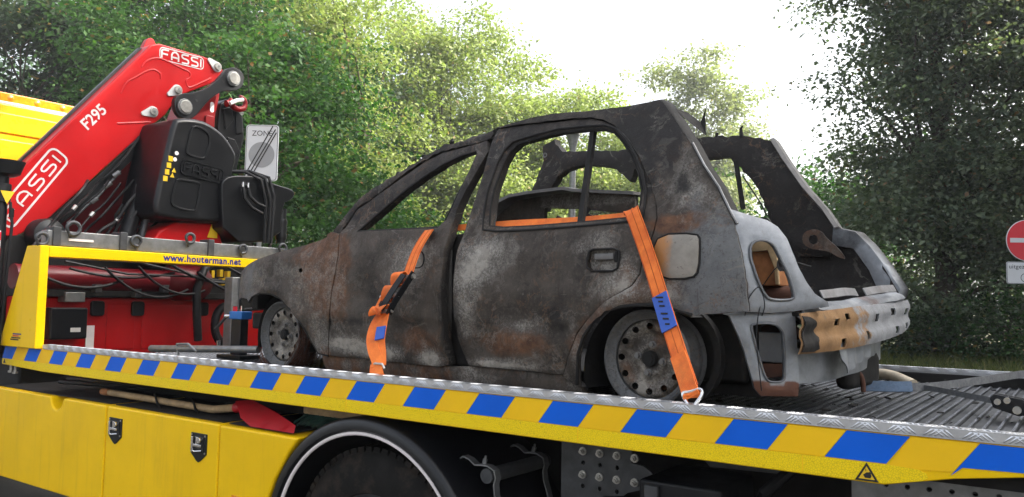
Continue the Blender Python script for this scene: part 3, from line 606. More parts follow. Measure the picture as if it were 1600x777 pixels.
MB().box(-9.3, -6.3, 2.75, 3.40, .75, 1.48).build('cab_underside', 'under_black', truck, bevel=.02)
# chassis behind and below the deck
MB().box(-9.4, .6, 3.32, 3.42, .68, 1.0).build('chassis_beam', 'under_black', truck, bevel=.01)
MB().box(-5.6, .6, 3.20, 3.30, 1.02, 1.165).box(-5.6, .6, 4.1, 4.2, 1.02, 1.165).build('deck_runner', 'galv_dark', truck, bevel=.008)
MB().box(-6.6, .6, 4.05, 4.15, .68, 1.0).build('chassis_beam', 'under_black', truck, bevel=.01)
MB().box(-9.4, .6, 3.46, 3.5, .35, 1.16).build('dark_backing', 'under_black', truck)  # dark sheet added to close the view, so below the deck looks black
MB().box(-5.95, -2.95, 2.9, 3.15, 1.03, 1.10).build('box_shelf', 'under_black', truck, bevel=.01)
MB().box(-5.3, -4.2, 3.15, 3.19, 1.05, 1.165).build('inner_plate', 'galv_dark', truck, bevel=.004)
MB().box(-4.3, -3.1, 3.16, 3.19, 1.06, 1.16).build('inner_plate', 'rust_brown', truck, bevel=.004)
# bolted plate
hol = [(-1.63 + .075 * i, .93 + .045 * j) for i in range(4) for j in range(4)]
pp = [(-1.73, .86), (-1.73, 1.10), (-1.42, 1.10), (-1.42, 1.045), (-1.37, 1.04), (-1.335, 1.02), (-1.325, .99), (-1.34, .965), (-1.44, .93), (-1.52, .86)]
plate = sheet('bolt_plate', pp, [[(x + .009 * math.cos(2 * math.pi * t / 8), z + .009 * math.sin(2 * math.pi * t / 8)) for t in range(8)] for i, (x, z) in enumerate(hol) if i % 2 == 0 and x < -1.43 or (x, z) == hol[13]], .03, lambda a, b: (a, 2.80, b), (0, .012, 0), 'galv_dark', truck, smooth=False)
for i, (x, z) in enumerate(hol):
    if i % 2: MB().cyl((x, 2.80, z), (x, 2.794, z), .016, seg=14).cyl((x, 2.794, z), (x, 2.780, z), .0105, seg=6).cyl((x, 2.78, z), (x, 2.772, z), .006, seg=8).build('bolt', 'steel_pin', plate)
# mudguard carrier: tube across, two clamps
car_ = MB().cyl((-1.935, 2.575, .962), (-1.935, 3.0, .962), .029, seg=20).build('mudguard_carrier', 'galv_dark', truck, smooth=True)
for y in (2.60, 2.95):
    pth = [(-2.075, y, 1.012), (-2.06, y, 1.022), (-2.03, y, 1.014), (-2.0, y, .995), (-1.97, y, .999), (-1.935, y, .998), (-1.905, y, .985), (-1.897, y, .955), (-1.905, y, .93), (-1.90, y, .89), (-1.885, y, .85), (-1.87, y, .80)]
    MB().ribbon(pth, .035, (0, 1, 0), .006).cyl((-1.965, y, 1.0), (-1.96, y, 1.022), .010, seg=6).cyl((-1.96, y, 1.02), (-1.958, y, 1.035), .005, seg=8).build('clamp', 'galv', car_, bevel=.001)
MB().box(-1.30, -1.0, 2.62, 2.95, .70, 1.035).build('battery_box', 'black_metal', truck, bevel=.012)
MB().box(-1.27, -1.22, 2.60, 2.62, .96, 1.02).build('box_bracket', 'galv_dark', truck, bevel=.004)
MB().prism([(-1.26, 1.155), (-.80, 1.155), (-.88, 1.06), (-1.15, 1.05)], 'y', 2.90, 2.92).build('gusset_plate', 'galv_dark', truck, bevel=.003)
tp = sheet('tail_plate', [(-.62, 1.03), (-.62, 1.13), (.6, 1.19), (.6, 1.03)], [[(x + .008 * math.cos(2 * math.pi * t / 8), 1.10 + (x + .6) * .03 + .008 * math.sin(2 * math.pi * t / 8)) for t in range(8)] for x in (-.52, -.46, -.40, -.34, -.28, -.22, -.16, -.10)], .05, lambda a, b: (a, 2.74, b), (0, .01, 0), 'galv', truck, smooth=False)
MB().tube([(-1.6, 2.62, .86), (-1.5, 2.60, .90), (-1.42, 2.60, .945), (-1.36, 2.62, .95), (-1.30, 2.66, .92)], .014, 8).tube([(-.95, 2.8, .92), (-.9, 2.75, 1.02), (-.82, 2.78, 1.1), (-.75, 2.85, 1.14)], .02, 8).tube([(-1.75, 2.95, 1.12), (-1.4, 2.9, 1.10), (-1.0, 2.95, 1.10), (-.6, 2.9, 1.09)], .012, 8).build('hose', 'hose', truck, smooth=True)
MB().tube([(-5.6, 2.7, 1.06), (-5.0, 2.72, 1.075), (-4.6, 2.78, 1.10), (-4.2, 2.85, 1.105), (-3.8, 2.9, 1.10)], .012, 8).tube([(-5.7, 2.8, 1.07), (-5.1, 2.76, 1.085), (-4.7, 2.8, 1.12), (-4.3, 2.9, 1.125)], .01, 8).build('hose', 'hose', truck, smooth=True)
# warning triangle on the rail
wt = MB().prism([(-.545, 1.163), (-.483, 1.163), (-.514, 1.214)], 'y', 2.4478, 2.4497).build('warning_sticker', 'black_print', rail)
MB().prism([(-.535, 1.1685), (-.493, 1.1685), (-.514, 1.2035)], 'y', 2.4468, 2.4480).build('warning_face', 'warn_yellow', rail)
MB().prism([(-.518, 1.172), (-.504, 1.172), (-.501, 1.178), (-.503, 1.186), (-.506, 1.1895), (-.510, 1.187), (-.513, 1.188), (-.519, 1.183), (-.523, 1.180)], 'y', 2.4458, 2.4470).box(-.5165, -.515, 2.4458, 2.4470, 1.190, 1.197).build('hand_symbol', 'black_print', rail)
MB().prism([(-5.842, 1.186), (-5.808, 1.186), (-5.825, 1.212)], 'y', 2.4478, 2.4497).build('warning_sticker', 'black_print', rail)
MB().cyl((-5.82, 2.49, 1.178), (-5.82, 2.49, 1.135), .010, seg=8).cyl((-5.82, 2.49, 1.135), (-5.82, 2.49, 1.122), .018, seg=10).cyl((-5.76, 2.49, 1.178), (-5.76, 2.49, 1.13), .010, seg=8).cyl((-5.76, 2.49, 1.13), (-5.76, 2.49, 1.118), .018, seg=10).build('stud', 'steel_pin', truck)
# loading gear at the front of the deck
MB().cyl((-5.0, 2.98, 1.30), (-4.05, 3.1, 1.335), .022, seg=16).tube([(-4.72, 3.0, 1.27), (-4.74, 3.0, 1.34), (-4.62, 3.0, 1.345), (-4.55, 3.02, 1.30)], .008, 8).build('chrome_bar', 'galv', truck, smooth=True)
gp = MB().box(-5.12, -5.03, 3.60, 3.70, 1.26, 1.79).build('guide_post', 'galv', truck, bevel=.006)
MB().box(-5.028, -5.0, 3.66, 3.76, 1.49, 1.80).build('rubber_pad', 'rubber', gp, bevel=.008)
MB().tube([(-4.95, 3.45, 1.33), (-4.95, 3.42, 1.42), (-4.93, 3.5, 1.52), (-4.88, 3.62, 1.56), (-4.82, 3.75, 1.57)], .012, 8).build('hose', 'hose', truck, smooth=True)
MB().cyl((-4.95, 3.45, 1.30), (-4.95, 3.448, 1.345), .014, seg=8).build('hose_fitting', 'chrome', truck)
# cab seen behind the crane
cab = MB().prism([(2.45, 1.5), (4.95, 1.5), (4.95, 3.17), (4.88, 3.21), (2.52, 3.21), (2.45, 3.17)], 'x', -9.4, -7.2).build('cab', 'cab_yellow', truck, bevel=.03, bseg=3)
MB().prism(rrect(2.62, 2.95, 4.78, 3.12, .04), 'x', -7.21, -7.185).build('roof_rib', 'cab_yellow', cab, bevel=.012)
MB().prism(rrect(2.62, 2.70, 4.78, 2.90, .04), 'x', -7.21, -7.18).build('roof_rib', 'cab_yellow', cab, bevel=.012)
for y in (2.62, 2.86, 3.10, 3.34): MB().prism(rrect(y, 2.38, y + .16, 2.62, .03), 'x', -7.21, -7.188).build('pressed_panel', 'cab_yellow', cab, bevel=.01)
lb = MB().prism(rrect(2.6, 3.215, 4.8, 3.292, .015), 'x', -7.5, -7.21).build('light_bar', 'amber', cab, bevel=.01)
MB().box(-7.51, -7.2, 2.58, 4.82, 3.196, 3.2155).build('light_bar_base', 'white_paint', lb, bevel=.004)
for y in np.arange(2.75, 4.7, .21): MB().lathe([(.0, .010), (.02, .008), (.030, .0), (.031, -.01)], (-7.212, y, 3.252), (1, 0, 0), 18).build('beacon_lens', 'amber', lb, smooth=True)
settle(truck, (-3.0, 3.7, 0))

# ---------------------------------------------------------------- loader crane
XC = -6.1
crane = thing('loader_crane', 'folded red loader crane with lettered boom behind the yellow headboard', 'crane')
bp_ = [(2.25, 2.10), (2.44, 2.341), (2.61, 2.543), (3.491, 3.635), (3.51, 3.662)] + D['boom'][5:]
boom = MB().prism(bp_, 'x', XC - .15, XC).build('boom', 'red', crane, bevel=.012)
MB().prism([(2.22, 2.10), (2.428, 2.352), (2.596, 2.554), (3.478, 3.648), (3.505, 3.652), (3.495, 3.63), (2.62, 2.545), (2.26, 2.09)], 'x', XC - .155, XC - .11).build('top_guard', 'black_plastic', boom, bevel=.003)
MB().prism([(3.525, 3.66), (3.54, 3.70), (3.56, 3.745), (3.585, 3.765), (3.612, 3.76), (3.627, 3.735), (3.66, 3.69)], 'x', XC - .2, XC - .14).build('lifting_lug', 'red', boom, bevel=.005)
for nm in ('embossA', 'embossB', 'embossC'): MB().tube(fine([(XC - .004, p[0], p[1]) for p in D[nm]], 4), .010, 8).build('pressed_ridge', 'red', boom, smooth=True)
def plane_vec(a, b): return Vector((0, b[0] - a[0], b[1] - a[1]))
def sign_frame(TL, TR, BR, BL, parent, lw, inset, word, name='lettering', mat='letter_grey', x=None, th=.0015, w=.15, framed=True):
    x = XC + .0015 if x is None else x
    exv = (plane_vec(TL, TR) + plane_vec(BL, BR)) / 2; Wd = exv.length; exv.normalize()
    ctr = Vector((0, sum(p[0] for p in (TL, TR, BR, BL)) / 4, sum(p[1] for p in (TL, TR, BR, BL)) / 4))
    eyv = Vector((0, -exv.z, exv.y)); eyv = eyv if eyv.z * 1 > 0 or abs(eyv.z) < 1e-6 else -eyv
    Hh = abs(plane_vec(TL, BL).dot(eyv)); org = ctr - exv * Wd / 2 - eyv * Hh / 2; org.x = x
    # glyph plane must face +X : ex x ey = +x
    if framed: MB().stroke(rrect(0, 0, Wd, Hh, Hh * .3, 5), lw, org, exv, eyv, th, closed=True).build('logo_frame', mat, parent)
    logo(word, org + exv * inset * 1.15 + eyv * inset, exv, eyv, Hh - 2 * inset, Wd - 2.3 * inset, name, mat, parent, w, th)
sign_frame(*D['fassi_small'], boom, .007, .015, 'FASSI', w=.19)
sign_frame(*D['fassi_big'], boom, .014, .036, 'FASSI', w=.17)
a, b, c_, d_ = D['f295']
ev = plane_vec(d_, c_).normalized(); text('F295', .118, Vector((XC + .0015, d_[0] + .004, d_[1] + .004)), ev, (0, -ev.z, ev.y), 'lettering', 'letter_grey', boom, bold=.002)
for (py, pz), ang in zip(D['pins'], (150, 215, 200)):
    t = MB(); ca, sa = math.cos(R(ang)), math.sin(R(ang))
    out = [(py + .045 * math.cos(R(ang + a_)), pz + .045 * math.sin(R(ang + a_))) for a_ in range(60, 301, 20)] + [(py + .085 * ca + .018 * math.cos(R(ang + a_)), pz + .085 * sa + .018 * math.sin(R(ang + a_))) for a_ in (-60, -20, 20, 60)]
    pp_ = t.prism(out, 'x', XC + .001, XC + .013).build('pin_plate', 'letter_grey', boom, bevel=.002)
    MB().cyl((XC + .012, py, pz), (XC + .035, py, pz), .032, seg=20).build('pin', 'steel_pin', pp_, bevel=.003)
    MB().cyl((XC + .035, py, pz), (XC + .038, py, pz), .011, seg=12).build('grease_cap', 'galv', pp_)
inner = MB().prism(D['redinner'], 'x', XC - .30, XC - .03).build('inner_boom', 'dark_red', crane, bevel=.02)
MB().prism(rrect(4.04, 3.06, 4.13, 3.20, .02), 'x', XC - .04, XC - .008).build('boom_pad', 'dark_red', inner, bevel=.008)
MB().prism(rrect(4.09, 3.235, 4.125, 3.325, .016), 'x', XC - .035, XC - .026).build('capacity_sticker', 'white_paint', inner)
link = MB().prism(smoothpoly(D['link_out']), 'x', XC + .12, XC + .17).build('link_arm', 'black_metal', crane, bevel=.006)
for (y, z) in D['link']:
    q = MB().cyl((XC + .17, y, z), (XC + .20, y, z), .052, seg=26).build('pin', 'steel_pin', link, bevel=.004)
    MB().cyl((XC + .17, y, z), (XC + .188, y, z), .066, seg=14).build('ring_nut', 'galv', link, bevel=.003)
for (y, z) in ((3.83, 3.25), (4.07, 3.47)): MB().cyl((XC + .168, y, z), (XC + .173, y, z), .012, seg=10).build('grease_nipple', 'black_print', link)
arm = MB().prism(D['blackarm'], 'x', XC - .30, XC - .08).build('second_boom', 'black_plastic', crane, bevel=.015)
for (y, z) in ((4.40, 3.26), (4.44, 3.30), (4.32, 3.02)): MB().cyl((XC - .085, y, z), (XC - .07, y, z), .02, seg=14).build('bolt', 'steel_pin', arm)
for poly in ([(4.25, 3.30), (4.33, 3.34), (4.36, 3.22), (4.28, 3.12)], [(4.37, 3.33), (4.44, 3.28), (4.46, 3.12), (4.39, 3.10)], [(4.30, 3.06), (4.38, 3.05), (4.44, 2.95), (4.34, 2.80)]): MB().prism(poly, 'x', XC - .09, XC - .065).build('cover_plate', 'black_plastic', arm, bevel=.008)
MB().tube([(XC + .05, 4.23, 3.33), (XC + .05, 4.30, 3.37), (XC + .05, 4.36, 3.39)], .018, 8).build('pull_bar', 'white_paint', crane, smooth=True)
hk = [(4.30 + .062 * math.cos(R(t)) * 1.25, 3.385 + .062 * math.sin(R(t))) for t in range(160, 460, 20)]
MB().tube([(XC - .02, y + .06, z - .01) for y, z in hk], [.014] + [.026] * 8 + [.022] * (len(hk) - 11) + [.018, .012], 12).build('hook', 'dark_red', crane, smooth=True)
MB().cyl((XC - .02, 4.24, 3.34), (XC - .02, 4.31, 3.36), .03, seg=14).build('hook_shank', 'dark_red', crane, smooth=True)
# moulded oil tank with raised lettering
tank = MB().prism(smoothpoly(D['tank']), 'x', XC - .05, XC + .45).build('lettered_tank', 'black_plastic', crane, bevel=.045, bseg=4)
XT = XC + .45
def shiftpoly(p, k_): # plane change along the sight line is small, keep the outline
    cx = sum(q[0] for q in p) / len(p); cz = sum(q[1] for q in p) / len(p); return [(cx + (q[0] - cx) * k_, cz + (q[1] - cz) * k_) for q in p]
for nm in ('tank_p1', 'tank_p2'):
    MB().stroke(shiftpoly(smoothpoly(D[nm]), 1), .016, (XT + .0005, 0, 0), (0, 1, 0), (0, 0, 1), .010, closed=True).build('moulded_panel', 'black_plastic', tank, smooth=False, bevel=.003)
TL, TR, BR, BL = D['tank_fassi']
TL, TR, BR, BL = (3.545, 2.70), (3.92, 2.672), (3.90, 2.55), (3.535, 2.585)
sign_frame(TL, TR, BR, BL, tank, .010, .022, 'FASSI', mat='black_plastic', x=XT + .0005, th=.012, w=.2)
for i in range(4):
    MB().box(XT + .0005, XT + .003, 3.435 - .012 * i, 3.470 - .012 * i, 2.665 - .052 * i, 2.705 - .052 * i).build('warning_sticker', 'warn_yellow', tank)
    if i > 1: MB().prism([(3.490 - .012 * i, 2.665 - .04 * i), (3.525 - .012 * i, 2.665 - .04 * i), (3.508 - .012 * i, 2.70 - .04 * i)], 'x', XT + .0005, XT + .003).build('warning_sticker', 'warn_yellow', tank)
    else: MB().cyl((XT + .0005, 3.50 - .012 * i, 2.735 - .05 * i), (XT + .003, 3.50 - .012 * i, 2.735 - .05 * i), .016, seg=14).build('round_sticker', 'white_paint', tank)
tk2 = MB().prism(smoothpoly(D['box2']), 'x', XC - .05, XC + .5).build('oil_tank', 'black_plastic', crane, bevel=.04, bseg=4)
MB().cyl((XC + .25, 4.40, 2.60), (XC + .25, 4.40, 2.68), .05, seg=18).build('filler_cap', 'black_plastic', tk2, bevel=.006)
MB().cyl((XC + .4, 4.55, 2.12), (XC + .4, 4.55, 2.42), .04, seg=14).lathe([(.045, 0), (.052, .03), (.045, .06), (.052, .09), (.045, .12), (.052, .15), (.045, .18)], (XC + .4, 4.55, 2.15), (0, 0, 1), 14).build('breather', 'black_plastic', tk2, smooth=True)
for y in (4.05, 4.10): MB().cyl((XC + .5, y, 2.56), (XC + .53, y, 2.56), .014, seg=10).cyl((XC + .53, y, 2.58), (XC + .53, y, 2.52), .012, seg=10).build('hose_coupling', 'chrome', tk2)
for pth in ([(XC + .53, 4.05, 2.54), (XC + .54, 4.06, 2.45), (XC + .54, 4.13, 2.38), (XC + .54, 4.24, 2.34)], [(XC + .53, 4.10, 2.54), (XC + .54, 4.11, 2.47), (XC + .54, 4.18, 2.42), (XC + .54, 4.26, 2.40)],
            [(XC + .35, 3.95, 2.665), (XC + .45, 4.12, 2.68), (XC + .53, 4.22, 2.62), (XC + .54, 4.27, 2.45), (XC + .54, 4.27, 2.1)], [(XC + .30, 4.0, 2.68), (XC + .45, 4.17, 2.69), (XC + .53, 4.26, 2.64), (XC + .55, 4.31, 2.45), (XC + .55, 4.30, 2.1)], [(XC + .25, 4.0, 2.68), (XC + .40, 4.2, 2.70), (XC + .53, 4.30, 2.65), (XC + .55, 4.34, 2.5), (XC + .55, 4.33, 2.1)]):
    MB().tube(pth, .014, 8).build('hose', 'hose', crane, smooth=True)
# cylinders, pipes and pedestal under the boom
MB().cyl((XC + .12, 3.30, 2.02), (XC + .12, 3.56, 2.98), .06, seg=20).build('lift_cylinder', 'black_metal', crane, smooth=True)
MB().cyl((XC + .18, 3.40, 2.05), (XC + .18, 3.60, 2.98), .022, seg=12).build('pipe', 'galv_dark', crane, smooth=True)
MB().prism([(2.70, 1.85), (2.75, 2.12), (3.05, 2.44), (3.4, 2.85), (3.62, 3.05), (3.85, 2.9), (4.0, 2.2), (4.0, 1.85)], 'x', XC - .55, XC - .40).build('pedestal', 'maroon', crane, bevel=.02)
MB().prism([(2.66, 2.06), (3.02, 2.40), (3.46, 2.88), (3.56, 2.86), (3.10, 2.33), (2.75, 2.0)], 'x', XC - .3, XC - .05).build('cylinder_guard', 'black_metal', crane, bevel=.01)
for i, pth in enumerate(([(XC + .02, 2.93, 2.16), (XC + .02, 3.05, 2.30), (XC + .02, 3.12, 2.36), (XC + .02, 3.3, 2.6)], [(XC + .05, 3.28, 2.10), (XC + .08, 3.25, 2.25), (XC + .08, 3.30, 2.34)], [(XC + .05, 3.34, 2.05), (XC + .14, 3.31, 2.2), (XC + .2, 3.36, 2.3), (XC + .2, 3.42, 2.45)], [(XC - .1, 3.1, 2.42), (XC + .0, 3.22, 2.56), (XC + .02, 3.34, 2.72), (XC, 3.45, 2.9)])):
    MB().tube(pth, .011, 8).build('pipe', 'galv_dark' if i % 2 == 0 else 'hose', crane, smooth=True)
for (y, z, mt) in ((2.94, 2.17, 'galv'), (3.10, 2.35, 'galv'), (3.26, 2.57, 'galv'), (3.31, 2.27, 'burnt_orange'), (3.20, 2.48, 'galv'), (3.37, 2.2, 'steel_pin')): MB().cyl((XC + .03, y - .015, z - .015), (XC + .05, y + .02, z + .02), .018, seg=8).build('pipe_fitting', mt, crane)
MB().lathe([(.0, .06), (.05, .06), (.07, .04), (.11, .03), (.12, .0), (.12, -.1)], (XC + .1, 2.76, 2.06), (1, 0, 0), 24).build('sheave', 'black_metal', crane, smooth=True)
MB().prism([(3.35, 1.98), (3.45, 2.14), (3.58, 2.22), (3.95, 2.24), (4.05, 1.98)], 'x', XC - .1, XC + .35).build('swivel_base', 'red', crane, bevel=.02)
MB().prism([(3.86, 2.12), (3.95, 2.12), (3.95, 2.24), (3.90, 2.24)], 'x', XC + .351, XC + .355).build('warning_sticker', 'warn_yellow', crane)
# stabiliser beam, valve block and red side locker seen through the headboard
MB().cyl((-5.9, 2.5, 1.76), (-5.9, 3.60, 1.76), .085, .085, 24).lathe([(.085, 0), (.13, .03), (.15, .09), (.15, .30), (.11, .36), (0, .38)], (-5.9, 3.60, 1.76), (0, 1, 0), 24).build('stabiliser_beam', 'maroon', crane, smooth=True)
MB().box(-6.0, -5.85, 2.5, 4.8, 1.63, 1.675).box(-6.2, -6.1, 2.5, 4.9, 1.2, 2.05).build('rear_frame', 'under_black', crane, bevel=.005)
loc_ = MB().box(-6.1, -5.95, 2.55, 4.9, 1.20, 1.625).build('red_locker', 'red', crane, bevel=.015)
MB().box(-5.95, -5.94, 3.18, 3.40, 1.24, 1.58).box(-5.95, -5.94, 3.46, 4.2, 1.24, 1.58).build('locker_panel', 'red', loc_, bevel=.006)
for y in (3.05, 3.36, 3.92): MB().prism(rrect(y, 1.49, y + .10, 1.60, .02), 'x', -5.945, -5.915).build('locker_latch', 'black_plastic', loc_, bevel=.008)
vb = MB().box(-5.94, -5.82, 2.72, 2.98, 1.33, 1.55).build('control_box', 'black_plastic', crane, bevel=.012)
MB().box(-5.8195, -5.817, 2.86, 2.93, 1.38, 1.41).build('maker_plate', 'letter_grey', vb)
MB().box(-5.94, -5.83, 2.82, 2.96, 1.59, 1.66).build('valve_cover', 'galv', crane, bevel=.006)
MB().box(-5.938, -5.935, 3.03, 3.09, 1.24, 1.42).cyl((-5.935, 3.06, 1.39), (-5.934, 3.06, 1.39), .022, seg=16).build('label_plate', 'white_paint', loc_)
MB().tube([(-5.75, 3.82, 1.30), (-5.72, 3.78, 1.5), (-5.72, 3.77, 1.7), (-5.74, 3.84, 1.86), (-5.8, 3.95, 1.92)], .032, 10).build('hydraulic_hose', 'hose', crane, smooth=True)
MB().tube([(-5.72, 2.75, 1.87), (-5.72, 3.2, 1.80), (-5.72, 3.7, 1.80), (-5.74, 4.1, 1.77)], .009, 6).tube([(-5.72, 3.1, 1.92), (-5.7, 3.5, 1.85), (-5.7, 3.9, 1.78)], .008, 6).build('cable', 'hose', crane, smooth=True)
for (y, z) in ((3.95, 1.83), (4.03, 1.84), (4.10, 1.83), (4.05, 1.77)): MB().box(-5.85, -5.80, y, y + .03, z - .03, z + .03).build('valve_lever', 'warn_yellow', crane, bevel=.003)
MB().tube([(-5.8, 4.1 + .10 * math.cos(R(t)), 1.42 + .15 * math.sin(R(t))) for t in range(70, 300, 15)], .035, 10).build('hydraulic_hose', 'hose', crane, smooth=True)
# stabiliser leg at the truck's side
leg = MB().cyl((-5.80, 2.36, 1.1), (-5.80, 2.36, 2.24), .038, seg=18).cyl((-5.80, 2.36, 2.24), (-5.80, 2.36, 2.36), .055, seg=18).cyl((-5.80, 2.36, 2.36), (-5.80, 2.36, 2.42), .04, seg=18).build('stabiliser_leg', 'black_metal', crane, bevel=.004)
MB().lathe([(.0, .0), (.07, .0), (.10, .015), (.125, .085), (.13, .10), (.115, .10), (.0, .09)], (-5.80, 2.36, 2.41), (0, 0, 1), 26).build('foot_plate', 'black_metal', leg, smooth=True)
MB().prism([(2.33, 2.31), (2.415, 2.31), (2.372, 2.225)], 'x', -5.744, -5.740).build('warning_sticker', 'warn_yellow', leg)
tb = MB().box(-5.79, -5.76, 2.325, 2.355, 1.72, 2.05).build('chevron_strip', 'white_paint', leg)
for i in range(3): MB().prism([(2.324, 1.74 + i * .11), (2.356, 1.77 + i * .11), (2.356, 1.825 + i * .11), (2.324, 1.795 + i * .11)], 'x', -5.761, -5.7585).build('chevron', 'sign_red', leg)
MB().tube([(-5.76, 2.40, 2.24), (-5.74, 2.41, 2.1), (-5.76, 2.40, 1.7), (-5.78, 2.39, 1.3)], .010, 8).cyl((-5.745, 2.405, 2.14), (-5.745, 2.405, 2.2), .016, seg=8).build('pipe', 'hose', leg, smooth=True)
rc = random.Random(5)
for i in range(14):
    y = 2.62 + i * .075; z = 2.02 + .06 * rc.random(); pth = [(XC + .10 + .1 * rc.random(), y, z - .1)]
    for q in range(1, 5): pth.append((XC + .05 + .12 * rc.random(), y + q * .10 + .03 * rc.random(), z - .1 + q * .13 + .05 * rc.random()))
    MB().tube(fine(pth, 4), .008 + .006 * rc.random(), 6).build('hose', 'hose', crane, smooth=True)
    if i % 2: p = pth[2]; MB().cyl(Vector(p), Vector(p) + Vector((.0, .022, .03)), .015, seg=6).build('pipe_fitting', 'steel_pin', crane)
for i in range(7):
    y0 = 2.55 + .24 * i; y1 = y0 + .55 + .4 * rc.random(); za = 1.80 + .10 * rc.random(); zb = 1.68 + .16 * rc.random(); sag = .05 + .09 * rc.random()
    MB().tube([(-5.74 + .01 * i, y0 + (y1 - y0) * t / 12, za + (zb - za) * t / 12 - sag * 4 * (t / 12) * (1 - t / 12)) for t in range(13)], .008 + .006 * rc.random(), 6).build('hose', 'hose', crane, smooth=True)
for (y, z) in ((3.0, 1.69), (3.3, 1.66), (3.52, 1.70), (3.7, 1.72)): MB().box(-5.84, -5.78, y, y + .05, z - .03, z + .03).build('valve_block', 'galv_dark', crane, bevel=.004)
settle(crane, (-6.2, 3.7, 1.0))

# ---------------------------------------------------------------- lifting beam lying on the headboard
lbm = thing('lifting_beam', 'grey steel lifting beam with hooks lying on top of the yellow headboard', 'lifting beam')
MB().box(-5.47, -5.38, 2.47, 4.36, 1.952, 2.052).build('beam_bar', 'galv', lbm, bevel=.006)
MB().box(-5.378, -5.372, 2.60, 2.76, 1.99, 2.005).build('maker_plate', 'white_paint', lbm)
for y in (2.50, 2.94, 3.62): MB().box(-5.485, -5.366, y, y + .05, 1.9515, 2.075).build('band', 'galv_dark', lbm, bevel=.004)
for (y, z, r_, s_) in ((2.43, 1.99, .036, 1), (2.62, 2.07, .042, 1), (3.05, 2.02, .034, -1), (3.46, 2.07, .034, 1), (3.92, 2.02, .032, 1), (4.30, 2.05, .036, 1)):
    pth = [(-5.36, y + r_ * math.cos(R(t)) * s_, z + r_ * math.sin(R(t))) for t in range(-120, 181, 20)] + [(-5.37, y - r_ * s_ + .03 * s_, z - .06)]
    MB().tube(pth, [.008] + [.012] * (len(pth) - 3) + [.010, .008], 10).build('hook', 'galv_dark', lbm, smooth=True)
settle(lbm, (-5.42, 3.4, 1.95))
# shovel and broom under the deck
sh = thing('shovel', 'red bladed shovel with wooden handle strapped on the storage boxes', 'shovel')
MB().tube([(-4.83, 2.60, 1.062), (-4.4, 2.60, 1.060), (-4.0, 2.60, 1.056), (-3.75, 2.60, 1.055), (-3.52, 2.60, 1.085)], [.018, .019, .019, .020, .021], 14).build('handle', 'wood', sh, smooth=True)
MB().cyl((-4.86, 2.60, 1.062), (-4.78, 2.60, 1.062), .0205, seg=14).build('handle_cap', 'scorched_wood', sh, smooth=True)
bl = sheet('blade', [(-3.54, 1.115), (-3.44, 1.128), (-3.2, 1.092), (-2.99, 1.055), (-2.96, 1.030), (-3.28, 1.028), (-3.40, 1.055), (-3.49, 1.095)], [], .03, lambda a, b: (a, 2.60 - 1.25 * (1.125 - b) - .10 * (a + 3.25) ** 2, b), (0, .004, .003), 'shovel_red', sh)
MB().cyl((-3.56, 2.60, 1.08), (-3.43, 2.60, 1.10), .026, .022, 14).build('socket', 'shovel_red', sh, smooth=True)
for x in (-4.22, -3.86): MB().ribbon([(x - .05, 2.575, 1.10), (x - .03, 2.575, 1.08), (x - .01, 2.572, 1.05), (x + .02, 2.574, 1.03)], .014, (1, 0, .3), .004).build('rubber_tie', 'rubber', sh)
settle(sh, (-4.0, 2.6, 1.03))
br = thing('broom', 'dark green bristle broom lying under the deck beside the red shovel', 'broom')
bb = MB().box(-3.12, -2.62, 2.66, 2.72, 1.085, 1.125).build('head_block', 'wood', br, bevel=.008)
bm_ = MB()
for i in range(220):
    x = -3.1 + .47 * random.random(); y = 2.67 + .04 * random.random(); bm_.cyl((x, y, 1.09), (x + random.uniform(-.03, .03), y - .07 + random.uniform(-.02, .02), 1.045 + random.uniform(-.01, .02)), .003, .002, 4)
o = bm_.build('bristles', 'bristle', br); o['kind'] = 'stuff'
settle(br, (-2.87, 2.69, 1.05))

# ---------------------------------------------------------------- burnt car (local frame: x to the rear, y to the far side, z up from the deck)
car = thing('burnt_car', 'burnt out rusty hatchback without roof or glass, lashed on the tow truck deck', 'car', (-1.3713, 2.7402, 1.251), R(-4.37))
ZP = [0, .1, .3, .45, .6, .72, .78, 1.0, 1.2, 1.35]; YP = [.06, .035, .005, 0, .012, .045, .06, .125, .195, .26]
def dent(x, z, a=.008):
    return a * (noise.noise(Vector((x * 2.3, z * 2.6, 3.1))) + .5 * noise.noise(Vector((x * 6, z * 6, 9.7))) + .35 * noise.noise(Vector((x * 14, z * 13, 1.7))))
def ysd(x, z):
    y = float(np.interp(z, ZP, YP))
    if x > .15: y += .6 * (x - .15) ** 2
    return y
